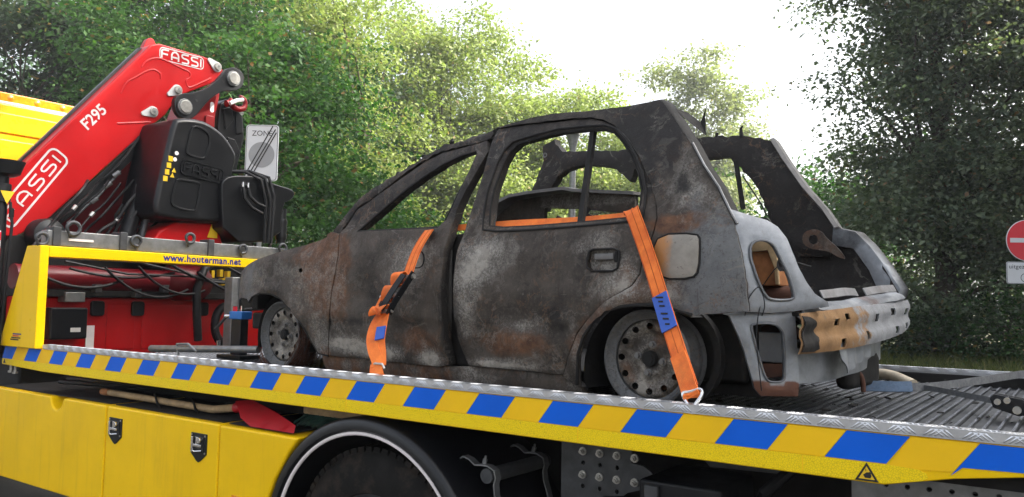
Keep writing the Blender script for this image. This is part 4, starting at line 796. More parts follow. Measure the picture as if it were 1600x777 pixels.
# shapes knocked into the doors: (x, z, radius x, radius z, depth)
DINGS = [(-1.58, .42, .12, .10, .022), (-1.25, .22, .16, .06, .016), (-1.42, .60, .10, .05, .010), (-.62, .33, .22, .05, .014), (-.80, .20, .10, .07, .018), (-.45, .47, .16, .10, .008), (-1.10, .14, .08, .05, .015), (-.95, .12, .1, .05, .02), (.17, .80, .12, .1, .006)]
def side(x, z, off=0):
    y = ysd(x, z) + dent(x, z) + off
    for cx, cz, rx, rz, d in DINGS: y += d * math.exp(-((x - cx) / rx) ** 2 - ((z - cz) / rz) ** 2)
    if -1.9 < x < -.3: y += .007 * (1 / (1 + math.exp(-(z - .245) / .004)) - 1 / (1 + math.exp(-(z - .305) / .004)))   # groove of the lost rubbing strip
    return (x, y, z)
BL = [  # x, z, rx, rz, rust, ash, soot
    (-1.92, .50, .16, .20, .75, .25, 0), (-1.80, .62, .10, .10, .7, .2, 0), (-1.78, .40, .10, .12, .45, .3, 0), (-2.20, .56, .25, .10, .15, .25, .1), (-2.6, .50, .25, .12, 0, .40, 0),
    (-1.70, .165, .18, .05, .2, 1.0, -.2), (-1.45, .13, .14, .035, .1, .85, -.1), (-1.50, .44, .12, .14, .1, .05, .55), (-1.30, .56, .16, .14, .1, .50, 0), (-1.18, .60, .08, .1, .15, .6, 0), (-1.65, .28, .3, .03, 0, 0, .45),
    (-1.20, .20, .16, .08, .6, .25, .1), (-1.12, .125, .07, .04, .1, .95, -.1), (-.86, .55, .12, .14, .12, .70, 0), (-.70, .60, .14, .10, .1, .45, 0), (-.88, .35, .08, .12, .15, .45, 0), (-.62, .22, .22, .06, .65, .2, .1), (-.55, .30, .18, .03, .0, .5, .1),
    (-.68, .125, .22, .022, .1, .95, -.1), (-.38, .35, .14, .14, .0, .1, .5), (-.20, .62, .14, .08, .2, .4, 0), (-.05, .50, .07, .10, .35, .5, 0), (-.15, .45, .1, .06, .1, .4, 0),
    (.14, .69, .12, .035, .9, .1, 0), (.05, .43, .12, .06, .35, .3, 0), (.13, .44, .05, .06, .5, .6, 0), (.28, .55, .12, .16, 0, .15, -.3), (.32, .42, .12, .08, 0, .1, -.2), (.20, .80, .12, .10, .05, .42, 0), (.12, .95, .10, .14, .25, .25, .2), (-.02, 1.10, .14, .12, .1, .05, .65), (.06, 1.0, .05, .12, .1, 0, .6), (.15, .84, .04, .06, 0, 0, .5),
    (-1.0, .35, .04, .4, .1, 0, .7), (-.92, .3, .04, .3, 0, 0, .4), (-.15, .31, .12, .10, .45, .2, 0), (-.28, .18, .05, .12, .35, .4, 0), (-2.1, .40, .1, .12, .1, .35, 0), (-2.08, .63, .1, .06, .55, 0, .2), (-1.95, .70, .1, .06, .55, .1, .1), (-1.95, .2, .08, .14, .1, .5, 0), (-1.9, .12, .04, .03, .9, 0, 0)]
def zone(x, z):
    r, a, s = .14, .12, .06
    for cx, cz, rx, rz, wr, wa, ws in BL:
        w = math.exp(-((x - cx) / rx) ** 2 - ((z - cz) / rz) ** 2); r += w * wr; a += w * wa; s += w * ws
    gq = .85 * (1 / (1 + math.exp(-(x - .17) / .04))) * (1 / (1 + math.exp((z - .72) / .05))) + .35 * math.exp(-((x - .2) / .1) ** 2 - ((z - .82) / .1) ** 2) + .55 * math.exp(-((x + 2.65) / .25) ** 2)
    if z > .74 and x < .02: s += min(.46, (z - .74) * 6); r *= .8; a *= .7
    return (max(0, min(1, r)), max(0, min(1, a)), max(0, min(1, s)), min(1, gq))
X0N, RN = -2.6, .30
def nose(s, z):
    if s > X0N: x, y = s, 0
    else:
        th = (X0N - s) / RN; x = X0N - RN * math.sin(th); y = RN * (1 - math.cos(th))
    flare = -.018 * math.exp(-((math.hypot(s + 2.36, z - .19) - .25) / .035) ** 2)
    return (x, y + float(np.interp(z, ZP, YP)) + dent(s, z, .008) + flare + (.25 * max(0, z - (.60 + .09 * (s + 2.5))) if s < -1.95 else 0), z)
fout = [(-3.05, .485), (-2.95, .50), (-2.855, .515), (-2.75, .542), (-2.69, .562), (-2.625, .587), (-2.54, .616), (-2.38, .648), (-2.165, .678), (-1.995, .711), (-1.9, .749), (-1.836, .733), (-1.806, .617), (-1.818, .484), (-1.845, .285), (-1.878, .098), (-1.96, .105), (-2.02, .185), (-2.085, .265), (-2.16, .336), (-2.265, .39), (-2.37, .417), (-2.46, .418), (-2.535, .396), (-2.565, .365), (-2.60, .385), (-2.675, .391), (-2.74, .378), (-2.80, .40), (-3.05, .40)]
ff = sheet('front_fender', fout, [[(-2.108 + .020 * math.cos(t * .5236), .544 + .013 * math.sin(t * .5236)) for t in range(12)]], .022, nose, (0, .014, 0), 'burnt_body', car, zone)
MB().tube([(p[0], nose(*p)[1] + .004, p[1]) for p in fout[15:25]], .006, 8).build('arch_lip', 'soot', ff, smooth=True)
# bonnet between the fenders, buckled by the heat
def bonnet(u, v):
    edge = [p for p in fout[:11]]; s = -3.03 + u * 1.1; z = float(np.interp(s, [p[0] for p in edge], [p[1] for p in edge])); x, y0, _ = nose(s, z)
    y = y0 + .01 + v * (1.585 - 2 * y0 - .02)
    return (x - (.16 * math.sin(v * math.pi) if s < -2.6 else .16 * math.sin(v * math.pi) * max(0, (-1.95 - s) / .65)), y, z - .012 + .045 * math.sin(v * math.pi) ** .7 + .01 * noise.noise(Vector((u * 5, v * 5, 0))))
sheet('bonnet', [(0, 0), (1, 0), (1, 1), (0, 1)], [], .06, bonnet, (0, 0, -.012), 'burnt_body', car, lambda u, v: (.35, .35, .2))
# far fender and front cross member close the engine bay
sheet('front_fender', [(p[0], p[1]) for p in fout], [], .05, lambda a, b: (nose(a, b)[0], 1.585 - nose(a, b)[1], b), (0, -.014, 0), 'burnt_body', car, zone)
MB().box(-2.93, -2.80, .25, 1.34, .20, .30).box(-2.93, -2.86, .24, 1.35, .32, .50).build('front_cross_member', 'soot', car, bevel=.01)
MB().box(-2.75, -1.95, .32, 1.26, .12, .55).build('engine_bay', 'soot', car, bevel=.05)
MB().box(-1.9, -1.84, .10, 1.48, .10, .70).build('bulkhead', 'soot', car, bevel=.01)
# doors
fdo = [(-1.832, .734), (-1.752, .862), (-1.535, .973), (-1.327, 1.088), (-1.218, 1.122), (-.978, 1.139), (-.932, 1.148), (-.901, 1.09), (-.944, .993), (-.991, .896), (-1.017, .81), (-1.022, .743), (-1.02, .692), (-1.030, .629), (-1.025, .511), (-1.018, .374), (-1.012, .23), (-1.006, .104), (-1.066, .092), (-1.461, .093), (-1.635, .097), (-1.875, .098), (-1.842, .285), (-1.815, .484), (-1.803, .617)]
fdw = [(-1.70, .741), (-1.60, .812), (-1.498, .882), (-1.396, .951), (-1.293, 1.010), (-1.191, 1.056), (-1.087, 1.088), (-.982, 1.102), (-.970, 1.085), (-.995, .989), (-1.035, .899), (-1.063, .81), (-1.085, .755), (-1.11, .735), (-1.387, .737)]
fd = sheet('front_door', fdo, [fdw], .022, lambda a, b: side(a, b, .012 * max(0, min(1, (a + 1.15) / .15)) * -1 + (.012 if b > .76 else 0)), (0, .05, 0), 'burnt_body', car, zone, edge=.004)
MB().tube([side(a, b, .012) for a, b in fdw] + [side(*fdw[0], .012)], .007, 6).build('window_seal_channel', 'soot', fd, smooth=True)
MB().stroke(rrect(-1.245, .545, -1.15, .625, .035), .006, (0, side(-1.2, .585)[1] - .0035, 0), (1, 0, 0), (0, 0, 1), .004, closed=True).build('handle_rim', 'soot', fd)
rd = sheet('rear_door', D['rdoor'], [D['rwin'], D['handle_out']], .022, lambda a, b: side(a, b, -.006 * max(0, min(1, (-.75 - a) / .15)) + (.006 if b > .76 else 0)), (0, .05, 0), 'burnt_body', car, zone, edge=.004)
cw = [(sum(p[0] for p in D['rwin']) / 21, sum(p[1] for p in D['rwin']) / 21)] * 1
inner_ = [(cw[0][0] + (p[0] - cw[0][0]) * 1.065, cw[0][1] + (p[1] - cw[0][1]) * 1.075) for p in D['rwin']]
MB().tube([side(a, b, -.001) for a, b in inner_ + inner_[:1]], .0055, 6).build('frame_ridge', 'soot', rd, smooth=True)
MB().tube([side(a, b, .012) for a, b in D['rwin'] + D['rwin'][:1]], .006, 6).build('window_seal_channel', 'soot', rd, smooth=True)
ba = D['bar']; MB().add([(p[0], ysd(*p) + dy, p[1]) for dy in (.015, .04) for p in ba], [(0, 1, 2, 3), (7, 6, 5, 4), (0, 4, 5, 1), (1, 5, 6, 2), (2, 6, 7, 3), (3, 7, 4, 0)]).build('window_divider', 'soot', rd, bevel=.003)
yh = ysd(-.16, .56)
hr = sheet('handle_recess', [(-.16 + (p[0] + .16) * 1.06, .56 + (p[1] - .56) * 1.06) for p in D['handle_out']], [], .015, lambda a, b: (a, yh + .022 - .35 * ((a + .16) ** 2 + (b - .56) ** 2), b), (0, .008, 0), 'burnt_body', rd, lambda a, b: (.3, .7, .1))
MB().box(-.205, -.115, yh + .004, yh + .016, .562, .588).build('handle_stub', 'ledge', rd, bevel=.005)
MB().box(-.110, -.094, yh + .001, yh + .02, .553, .595).build('lock_hole', 'soot', rd, bevel=.003)
MB().tube([side(p[0], p[1], -.001) for p in D['handle_out'] + D['handle_out'][:1]], .0045, 6).build('recess_rim', 'soot', rd, smooth=True)
# quarter panel with roof rail and rear pillar
qp = sheet('quarter_panel', D['quarter'], [], .022, lambda a, b: side(a, b, -.004 - .016 * math.exp(-((math.hypot(a - .02, (b - .18)) - .245) / .03) ** 2)), (0, .016, 0), 'burnt_body', car, zone, edge=.003, rag=.004)
arch = [(.227, .357), (.185, .368), (.136, .383), (.071, .39), (.006, .39), (-.064, .383), (-.133, .364), (-.192, .32), (-.239, .264), (-.271, .195), (-.29, .07)]
MB().tube([(a, ysd(a, b) - .012, b) for a, b in arch], .007, 8).build('arch_lip', 'soot', qp, smooth=True)
k = NT('flap_metal'); at = k.n('ShaderNodeAttribute'); at.attribute_name = 'zone'; sp = k.n('ShaderNodeSeparateColor'); k.l(at.outputs['Color'], sp.inputs[0])
base = k.mix(k.ramp(k.noise(12, 8, .7), .3, .7), (.17, .155, .13), (.29, .265, .225)); base = k.mix(weight(sp.outputs[0], 14, .3, .8), base, (.36, .16, .045)); base = k.mix(k.ramp(k.noise(60, 6, .7), .62, .7), base, (.06, .045, .035))
k.col(base); k.rough(.55); k.bump(k.noise(60, 6), .3, .002); M['flap_metal'] = k.m
fl = smoothpoly(D['flap'])
fo = sheet('fuel_flap', fl, [], .016, lambda a, b: (a, side(a, b)[1] - .012, b), (0, .007, 0), 'flap_metal', qp, lambda a, b: (max(0, min(1, (.17 - a) / .08)), 0, 0), edge=.002)
cxy = (sum(p[0] for p in fl) / len(fl), sum(p[1] for p in fl) / len(fl))
MB().tube([(lambda a, b: (a, side(a, b)[1] - .0055, b))(cxy[0] + (p[0] - cxy[0]) * 1.05, cxy[1] + (p[1] - cxy[1]) * 1.05) for p in fl + fl[:1]], .0035, 6).build('flap_gap', 'soot', qp, smooth=True)
# returns along the roof edge and the tailgate opening give the pillar its depth
rf = [(-.903, 1.193), (-.881, 1.208), (-.758, 1.222), (-.672, 1.23), (-.553, 1.232), (-.409, 1.218), (-.21, 1.207), (-.051, 1.211), (-.023, 1.213)]
m = MB(); vs = []
for a, b in rf: vs += [(a, ysd(a, b) + .002, b), (a, ysd(a, b) + .075, b + .014 + .008 * noise.noise(Vector((a * 9, 0, 0)))), (a, ysd(a, b) + .085, b - .045), (a, ysd(a, b) + .02, b - .075)]
m.add(vs, [(i * 4 + j, i * 4 + 4 + j, i * 4 + 4 + (j + 1) % 4, i * 4 + (j + 1) % 4) for i in range(len(rf) - 1) for j in range(4)] + [(0, 1, 2, 3), tuple(len(vs) - 4 + j for j in (3, 2, 1, 0))])
m.build('roof_rail', 'soot', car, smooth=True)
dp = [(-.023, 1.213), (.002, 1.192), (.065, 1.114), (.126, 1.035), (.149, 1.006), (.211, .91), (.277, .822), (.326, .735), (.357, .683)]
m = MB(); vs = []
for a, b in dp: y = ysd(a, b) - .002; vs += [(a + .001, y + .001, b), (a + .010, y + .012, b + .002), (a + .002, y + .09, b + .006), (a - .03, y + .09, b - .02)]
m.add(vs, [(i * 4 + j, i * 4 + 4 + j, i * 4 + 4 + (j + 1) % 4, i * 4 + (j + 1) % 4) for i in range(len(dp) - 1) for j in range(4)] + [(0, 1, 2, 3), tuple(len(vs) - 4 + j for j in (3, 2, 1, 0))])
m.build('tailgate_flange', 'soot', car, smooth=True)
MB().tube([(a + .008, ysd(a, b) + .006, b) for a, b in dp[4:]], .0045, 6).build('edge_highlight', 'pale_metal', car, smooth=True)  # pale tube stands in for the highlight along the lower pillar edge
MB().add([(.02, .24, 1.18), (.075, .26, 1.12), (.12, .32, 1.07), (.105, .34, 1.16), (.118, .335, 1.205), (.09, .33, 1.13), (.05, .30, 1.17)], [(0, 1, 5, 6), (1, 2, 3, 5), (3, 4, 5)]).build('torn_roof_corner', 'soot', car)
# A pillar
ap = D['apillar']; sheet('windscreen_pillar', ap, [], .02, lambda a, b: (a, ysd(a, b) + .004 + .006 * noise.noise(Vector((a * 12, b * 12, 0))), b), (0, .07, 0), 'burnt_body', car, lambda a, b: (.35, .3, .55), edge=.006, rag=.012)
for (a, b) in ((-1.19, 1.175), (-1.36, 1.118), (-1.52, 1.04)): MB().lathe([(.012, 0), (.014, .008), (.009, .016), (0, .018)], (a, ysd(a, b) + .03, b - .005), (-.4, 0, 1), 8).build('melted_lump', 'soot', car, smooth=True)
# centre pillar stump, sills, floor
MB().prism([(-1.05, .10), (-1.06, .70), (-.90, .715), (-.86, .10)], 'y', .095, .16).build('centre_pillar', 'soot', car, bevel=.008)
MB().prism([(-1.015, .55), (-.995, .66), (-.975, .655), (-.985, .53)], 'y', .082, .0948).prism([(-1.01, .52), (-.99, .535), (-.985, .48), (-1.0, .46)], 'y', .08, .0948).build('hinge_remains', 'scorched_wood', car, bevel=.003)
sheet('sill', [(-1.96, .10), (-1.62, .098), (-1.0, .095), (-.88, .105), (-.36, .102), (-.292, .06), (-.292, .012), (-1.93, .012)], [], .03, lambda a, b: (a, .055 + dent(a, b, .006) + .25 * max(0, .06 - b), b), (0, .05, 0), 'burnt_body', car, lambda a, b: (.55 if a < -1.0 else .35, .35 + .4 * noise.noise(Vector((a * 5, b * 9, 2))), .15), edge=.003)
MB().box(-1.9, -.32, .11, 1.48, .05, .12).build('floor_pan', 'soot', car, bevel=.01)
MB().box(-.32, .36, .30, 1.28, .16, .24).box(-.30, .30, .28, .34, .10, .42).build('rear_underbody', 'soot', car, bevel=.02)
def housing(x, r, z, a0=-15):
    m = MB(); pr = []
    for i in range(19): a = R(a0 + (195 - a0) * i / 18); pr.append((x + r * math.cos(a), z + r * math.sin(a)))
    vs = [(p[0], y, p[1]) for y in (.07, .34) for p in pr]; n = len(pr)
    m.add(vs, [(i, i + 1, n + i + 1, n + i) for i in range(n - 1)] + [tuple(range(n, 2 * n))])
    return m.build('wheel_housing', 'soot', car, smooth=True)
housing(-2.33, .255, .17); housing(.0, .285, .13, 50)
MB().box(-.30, .33, .34, .36, .05, .42).build('inner_wheel_wall', 'soot', car)
MB().cyl((.02, .30, .19), (.02, 1.28, .19), .035, seg=12).build('rear_axle', 'rust_brown', car, smooth=True)
# steel wheels without tyres
def rim_disc(parent, front=False):
    Rr = .152; holes = []
    for i in range(12):
        a = 2 * math.pi * i / 12; c0 = (.124 * math.cos(a), .124 * math.sin(a)); holes.append([(c0[0] + .0150 * math.cos(t * .7854 + a), c0[1] + .0135 * math.sin(t * .7854 + a)) for t in range(8)])
    dep = lambda r: float(np.interp(r, [0, .025, .03, .06, .072, .095, .11, .14, .152], [.048, .048, .04, .036, .048, .050, .030, .026, .046]))
    return sheet('disc', [(Rr * math.cos(2 * math.pi * t / 40), Rr * math.sin(2 * math.pi * t / 40)) for t in range(40)], holes, .011, lambda a, b: (a, dep(math.hypot(a, b)), b), (0, .006, 0), 'burnt_body', parent, lambda a, b: ((.10 if front else .34) + .45 * noise.noise(Vector((a * 9, b * 9, 4))), (.72 if front else .55) + .55 * noise.noise(Vector((a * 14, b * 14, 8))), .22 + .3 * noise.noise(Vector((a * 11, b * 11, 2))) + (.4 if math.hypot(a, b) < .045 else 0)))
def car_wheel(x, y, z, near=True):
    w = bpy.data.objects.new('wheel', None); COL.objects.link(w); w.parent = car; w.location = (x, y, z)
    if not near: w.rotation_euler = (0, 0, math.pi)
    m = MB().lathe([(.183, .004), (.186, .0), (.178, -.004), (.172, .006), (.166, .022), (.152, .030), (.150, .075), (.165, .10), (.170, .13), (.182, .14), (.184, .134), (.172, .124)], (0, 0, 0), (0, 1, 0), 56)
    rm = m.build('rim', 'burnt_body', w, smooth=True); ca = rm.data.color_attributes.new('zone', 'FLOAT_COLOR', 'POINT')
    arr = np.array([(.55 + .5 * noise.noise(v.co * 9), .30 + .3 * noise.noise(v.co * 15), .25, 1) for v in rm.data.vertices], np.float32); ca.data.foreach_set('color', arr.ravel())
    rim_disc(w, x < -1)
    h = MB().cyl((0, .05, 0), (0, .022, 0), .032, .028, 20).cyl((0, .0225, 0), (0, .018, 0), .020, seg=6).build('hub', 'soot', w, smooth=True)
    for i in range(4):
        a = R(80 + 90 * i); MB().cyl((.054 * math.cos(a), .042, .054 * math.sin(a)), (.054 * math.cos(a), .020, .054 * math.sin(a)), .0105, .010, 6).cyl((.054 * math.cos(a), .04, .054 * math.sin(a)), (.054 * math.cos(a), .033, .054 * math.sin(a)), .015, seg=14).build('wheel_bolt', 'ledge', w)
    MB().cyl((0, .07, 0), (0, .2, 0), .125, seg=32).build('brake_drum', 'rust_brown', w, smooth=True)
    return w
car_wheel(0, .065, .187); car_wheel(-2.36, .065, .187); car_wheel(0, 1.52, .187, False); car_wheel(-2.36, 1.52, .187, False)
sheet('tyre_remains', [(.205 * math.cos(R(t)), .205 * math.sin(R(t))) for t in range(-80, 90, 10)] + [(.178 * math.cos(R(t)), .178 * math.sin(R(t))) for t in range(80, -90, -10)], [], .03, lambda a, b: (a + .05, .17, b + .20), (0, .04, 0), 'soot', car)
wm = MB()
for i in range(260):  # tyre wire left round the front wheel
    t = random.uniform(200, 345); r_ = random.uniform(.185, .23); y = .04 + random.random() * .16; c0 = Vector((-2.36, 0, .19))
    pts = [c0 + Vector((r_ * math.cos(R(t + q)), y + random.uniform(-.012, .012), max(-.178, r_ * math.sin(R(t + q))) + random.uniform(-.004, .006))) for q in (0, 12, 24, 36)]; wm.tube(pts, .0016, 3, False)
o = wm.build('tyre_wire', 'rust_brown', car); o['kind'] = 'stuff'
# ---- tail: lamp panel, corner bracket, beam
def warp(pts3, name, holes3, mat, zf, tv=(-.02, .03, 0), step=.018):
    # the panel bends round the corner: unroll by plan distance from its first point
    A = np.array([(p[0], p[1]) for p in pts3]); d = A[-1] * 0 + np.array([.70, .714])
    f2 = lambda p: (float((np.array(p[:2]) - A[0]) @ d), p[2])
    allp = pts3 + (holes3 or []); T = np.array([f2(p) for p in allp]); XY = np.array([p[:2] for p in allp])
    F = np.stack([np.ones(len(T)), T[:, 0], T[:, 1], T[:, 0] ** 2, T[:, 0] * T[:, 1], T[:, 1] ** 2], 1); co, *_ = np.linalg.lstsq(F, XY, rcond=None)
    def fn(a, b):
        x, y = np.array([1, a, b, a * a, a * b, b * b]) @ co; return (x + dent(a * 3, b * 3, .004), y, b)
    return sheet(name, [f2(p) for p in pts3], [[f2(p) for p in holes3]] if holes3 else [], step, fn, tv, mat, car, zf, edge=.004), fn, f2
def smooth3(P_, it=2):
    for _ in range(it): P_ = [q for i in range(len(P_)) for q in (tuple(.75 * a_ + .25 * b_ for a_, b_ in zip(P_[i], P_[(i + 1) % len(P_)])), tuple(.25 * a_ + .75 * b_ for a_, b_ in zip(P_[i], P_[(i + 1) % len(P_)])))]
    return P_
D['lamp_hole'] = smooth3(D['lamp_hole']); D['brk_hole'] = smooth3(D['brk_hole'])
lp, lfn, lf2 = warp(D['lamp_out'], 'lamp_panel', D['lamp_hole'], 'bare_body', lambda a, b: (.55 * math.exp(-((a - .03) / .03) ** 2 - ((b - .44) / .07) ** 2) + .1, 0, .5 * math.exp(-((b - .73) / .03) ** 2)))
MB().tube([Vector(lfn(*lf2(p))) + Vector((.001, -.001, 0)) for p in D['lamp_hole'] + D['lamp_hole'][:1]], .005, 8).build('aperture_rim', 'bare_grey', lp, smooth=True)
cb, cfn, cf2 = warp(D['brk_out'], 'corner_bracket', D['brk_hole'], 'bare_body', lambda a, b: ((.95 if b < .128 else .08) + .5 * math.exp(-((b - .2) / .03) ** 2) * .3, 0, .05))
MB().tube([Vector(cfn(*cf2(p))) for p in D['brk_hole'] + D['brk_hole'][:1]], .004, 8).build('aperture_rim', 'bare_grey', cb, smooth=True)
MB().prism([(.36, .19), (.36, .30), (.50, .30), (.50, .19)], 'y', .26, .27).build('inner_skin', 'bare_grey', car, bevel=.004)
MB().prism([(.38, .13), (.38, .185), (.50, .19), (.50, .15)], 'y', .245, .255).build('rusted_stiffener', 'rust_brown', car, bevel=.004)
bT, bB = D['beamT'], D['beamB']
BF = {n_: [np.polyfit([p[1] for p in l_], [p[q_] for p in l_], 2) for q_ in (0, 2)] for n_, l_ in (('t', bT), ('b', bB))}
def beam(s, t):
    xt, zt = np.polyval(BF['t'][0], s), np.polyval(BF['t'][1], s); xb, zb = np.polyval(BF['b'][0], s), np.polyval(BF['b'][1], s)
    q = t / .15; w = .006 * math.cos(2 * math.pi * 2 * (q - .02)) * -1
    return (xt + (xb - xt) * q + w + .010 - .02 * ((s - .8) / .65) ** 4 * (s > .8), s, zb + (zt - zb) * q)
bh = []
for (y, z, w, h) in ((.46, .105, .045, .026), (.57, .120, .045, .022), (.50, .030, .045, .03), (.76, .042, .035, .03), (.9, .10, .04, .03), (1.12, .112, .065, .03), (1.36, .10, .07, .03), (1.15, .035, .055, .03), (1.34, .035, .06, .03)):
    bh.append([(y - w / 2, z - h / 2), (y + w / 2, z - h / 2), (y + w / 2, z + h / 2), (y - w / 2, z + h / 2)])
k = NT('beam_coat'); cx_ = k.n('ShaderNodeSeparateXYZ'); k.l(k.co(), cx_.inputs[0])
nz = k.noise(9, 8, .7); f_ = k.ramp(k.math('ADD', cx_.outputs['Y'], k.math('MULTIPLY', k.math('SUBTRACT', nz, .5), .9)), .66, .74, (1, 1, 1, 1), (0, 0, 0, 1))
org_ = k.mix(k.ramp(k.noise(12, 7), .35, .7), (.19, .105, .045), (.31, .180, .080)); gry = k.mix(k.ramp(k.noise(10, 8, .7), .3, .7), (.16, .165, .175), (.31, .32, .335))
base = k.mix(f_, gry, org_); base = k.mix(k.ramp(k.noise(24, 8, .75), .58, .72), base, (.10, .075, .06)); k.col(base); k.rough(.6); k.metal(.15); k.bump(k.noise(40, 8, .75), .5, .004); M['beam_coat'] = k.m
bmn = sheet('bumper_beam', [(.16, .004), (.16, .15), (1.45, .15), (1.46, .01)], bh, .02, beam, (-.006, 0, 0), 'beam_coat', car, rag=.002)
sheet('beam_back', [(.34, .01), (.34, .14), (1.44, .14), (1.44, .01)], [], .06, lambda s, t: Vector(beam(s, t)) + Vector((-.055, 0, 0)), (-.005, 0, 0), 'soot', bmn)
sheet('melted_skin', [(.162, .012), (.162, .142), (.22, .135), (.25, .118), (.262, .10), (.252, .085), (.285, .060), (.265, .040), (.29, .018), (.25, .010)], [], .012, lambda s, t: Vector(beam(s, t)) + Vector((.006 + .006 * noise.noise(Vector((s * 30, t * 30, 0))), 0, 0)), (-.004, 0, 0), 'soot', bmn)
# rear panel under the tailgate opening
sT = D['sillT']
def sillf(s, t):
    x = np.interp(s, [p[1] for p in sT], [p[0] for p in sT]); z = np.interp(s, [p[1] for p in sT], [p[2] for p in sT])
    return (x + .01 - .05 * max(0, t) / .06 * (t > 0) - .02 * (t < -.02), s, z - .03 + (t if t < 0 else t * .35) + .004 * noise.noise(Vector((s * 8, t * 20, 1))))
sheet('tailgate_sill', [(.24, -.055), (.24, .06), (1.36, .06), (1.36, -.055)], [], .025, sillf, (-.012, 0, -.004), 'bare_body', car, lambda s, t: (.6 * math.exp(-((s - .95) / .08) ** 2) + .1, 0, .5 if t > .05 else 0))
for pts_ in ([(.556, .36, .440), (.556, .5, .448), (.560, .62, .456), (.564, .74, .456)], [(.566, .84, .460), (.578, 1.0, .474), (.588, 1.2, .484)]): MB().ribbon(fine(pts_, 4), .034, (-.5, 0, 1), .006).build('lock_plate', 'pale_metal', car, bevel=.002)
sheet('rear_valance', [(.22, .12), (.24, .24), (1.36, .28), (1.38, .16), (1.0, .13), (.6, .11)], [], .04, lambda s, z: (.47 + .04 * math.sin(s * 2.1) + dent(s * 2, z * 3, .01), s, z), (-.01, 0, 0), 'bare_body', car, lambda s, z: (.2, 0, .35 * (z < .15)))
sheet('hanging_plate', [(.50, .26), (.52, .20), (.58, .145), (.70, .175), (.86, .20), (.88, .30), (.7, .29)], [], .02, lambda s, z: (.575 + .05 * (.25 - z) + .006 * math.sin(s * 60), s, z), (-.004, 0, 0), 'bare_body', car, lambda s, z: (.15, 0, 0))
MB().tube(fine([(.47, 1.0, .13), (.50, 1.0, .11), (.51, 1.0, .07), (.51, 1.0, .04)], 4), .010, 10).build('exhaust_hanger', 'rust_brown', car, smooth=True)
MB().box(.42, .50, .9, 1.3, .05, .20).build('rear_silencer', 'soot', car, bevel=.03)
# boot
MB().box(-.25, .53, .22, 1.36, .36, .375).build('boot_floor', 'soot', car, bevel=.004)
dbs = MB()
for i in range(160):
    x = random.uniform(-.05, .5); y = random.uniform(.3, 1.3); s_ = random.uniform(.008, .04); z = .375 + s_ * .25
    mt = Matrix.Translation((x, y, z)) @ Matrix.Rotation(random.random() * 6, 4, 'Z') @ Matrix.Rotation(random.uniform(-.5, .5), 4, 'X'); dbs.box(-s_, s_, -s_ * .6, s_ * .6, -s_ * .3, s_ * .3, mt)
o = dbs.build('ash_debris', 'rust_brown', car); o['kind'] = 'stuff'
MB().prism([(p[0], p[2]) for p in D['wood']][:5] + [(.30, .472)], 'y', .36, .46).build('boot_board', 'scorched_wood', car, bevel=.006)
MB().prism([(.285, .60), (.285, .64), (.372, .64), (.372, .625), (.36, .605)], 'y', .345, .359).prism([(.36, .605), (.373, .632), (.397, .585), (.405, .475), (.39, .475), (.385, .54)], 'y', .345, .359).build('board_edge', 'wood', car, bevel=.003)
MB().cyl((.25, .42, .425), (.46, .42, .43), .045, seg=18).build('rusted_roll', 'rust_brown', car, smooth=True)
MB().lathe([(.012, 0), (.022, 0), (.026, .01), (.026, .02), (.01, .02)], (.475, .23, .545), (-.6, -.8, 0), 14).build('grommet', 'bare_grey', car, smooth=True)
for w_ in ([(.40, .05, .36), (.41, .06, .42), (.44, .08, .46), (.45, .10, .40), (.44, .10, .36)], [(.44, .11, .44), (.425, .09, .30), (.43, .12, .10)], [(.36, .3, .47), (.42, .35, .56), (.47, .5, .55)]): MB().tube(fine(w_), .002, 5).build('loose_wire', 'black_metal', car)
# ---- far side
farmat = lambda a, b: (.18, .05, .75)
fs_ = sheet('roof_pillar', D['far_rail'], [], .03, lambda a, b: (a, 1.38 + .12 * max(0, 1.0 - b) + dent(a * 2, b * 2, .01), b), (0, .06, 0), 'burnt_body', car, farmat, edge=.006, rag=.012)
for (a, b) in ((-1.50, 1.32),): MB().lathe([(.008, 0), (.016, .002), (.016, -.004), (.008, -.004)], (a, 1.372, b), (0, -1, 0), 14, True).build('bolt_hole', 'ledge', fs_, smooth=True)
fb = D['farbar']; MB().cyl((fb[0][0], 1.39, fb[0][2]), (fb[1][0], 1.39, fb[1][2]), .014, seg=8).tube([(-.20, 1.39, 1.08), (-.10, 1.38, .93), (-.06, 1.37, .86)], .004, 5).build('window_divider', 'soot', fs_)
MB().tube([(-.205, 1.39, 1.285), (-.21, 1.39, 1.33), (-.20, 1.39, 1.345)], [.012, .008, .004], 6).tube([(-.35, 1.39, 1.30), (-.345, 1.39, 1.325)], .008, 6).build('torn_tab', 'soot', fs_)
dpf = [(-.041, 1.252), (.027, 1.137), (.122, .993), (.216, .874), (.27, .783)]
m = MB(); vs = []
for a, b in dpf: y = 1.36 + .12 * max(0, 1.0 - b); vs += [(a, y, b), (a + .016, y + .015, b + .006), (a + .022, y + .07, b - .005), (a - .01, y + .07, b - .03)]
m.add(vs, [(i * 4 + j, i * 4 + 4 + j, i * 4 + 4 + (j + 1) % 4, i * 4 + (j + 1) % 4) for i in range(len(dpf) - 1) for j in range(4)] + [(0, 1, 2, 3), tuple(len(vs) - 4 + j for j in (3, 2, 1, 0))])
m.build('tailgate_flange', 'ledge', car, smooth=True)
sheet('inner_wing', [(-.30, .37), (-.30, .86), (-.10, .86), (.08, .66), (.26, .74), (.37, .74), (.44, .66), (.50, .58), (.56, .47), (.54, .37)], [], .04, lambda a, b: (a, 1.46 - .25 * max(0, a - .2) + dent(a * 3, b * 3, .02), b), (0, .02, 0), 'burnt_body', car, lambda a, b: (.2, .05, .7))
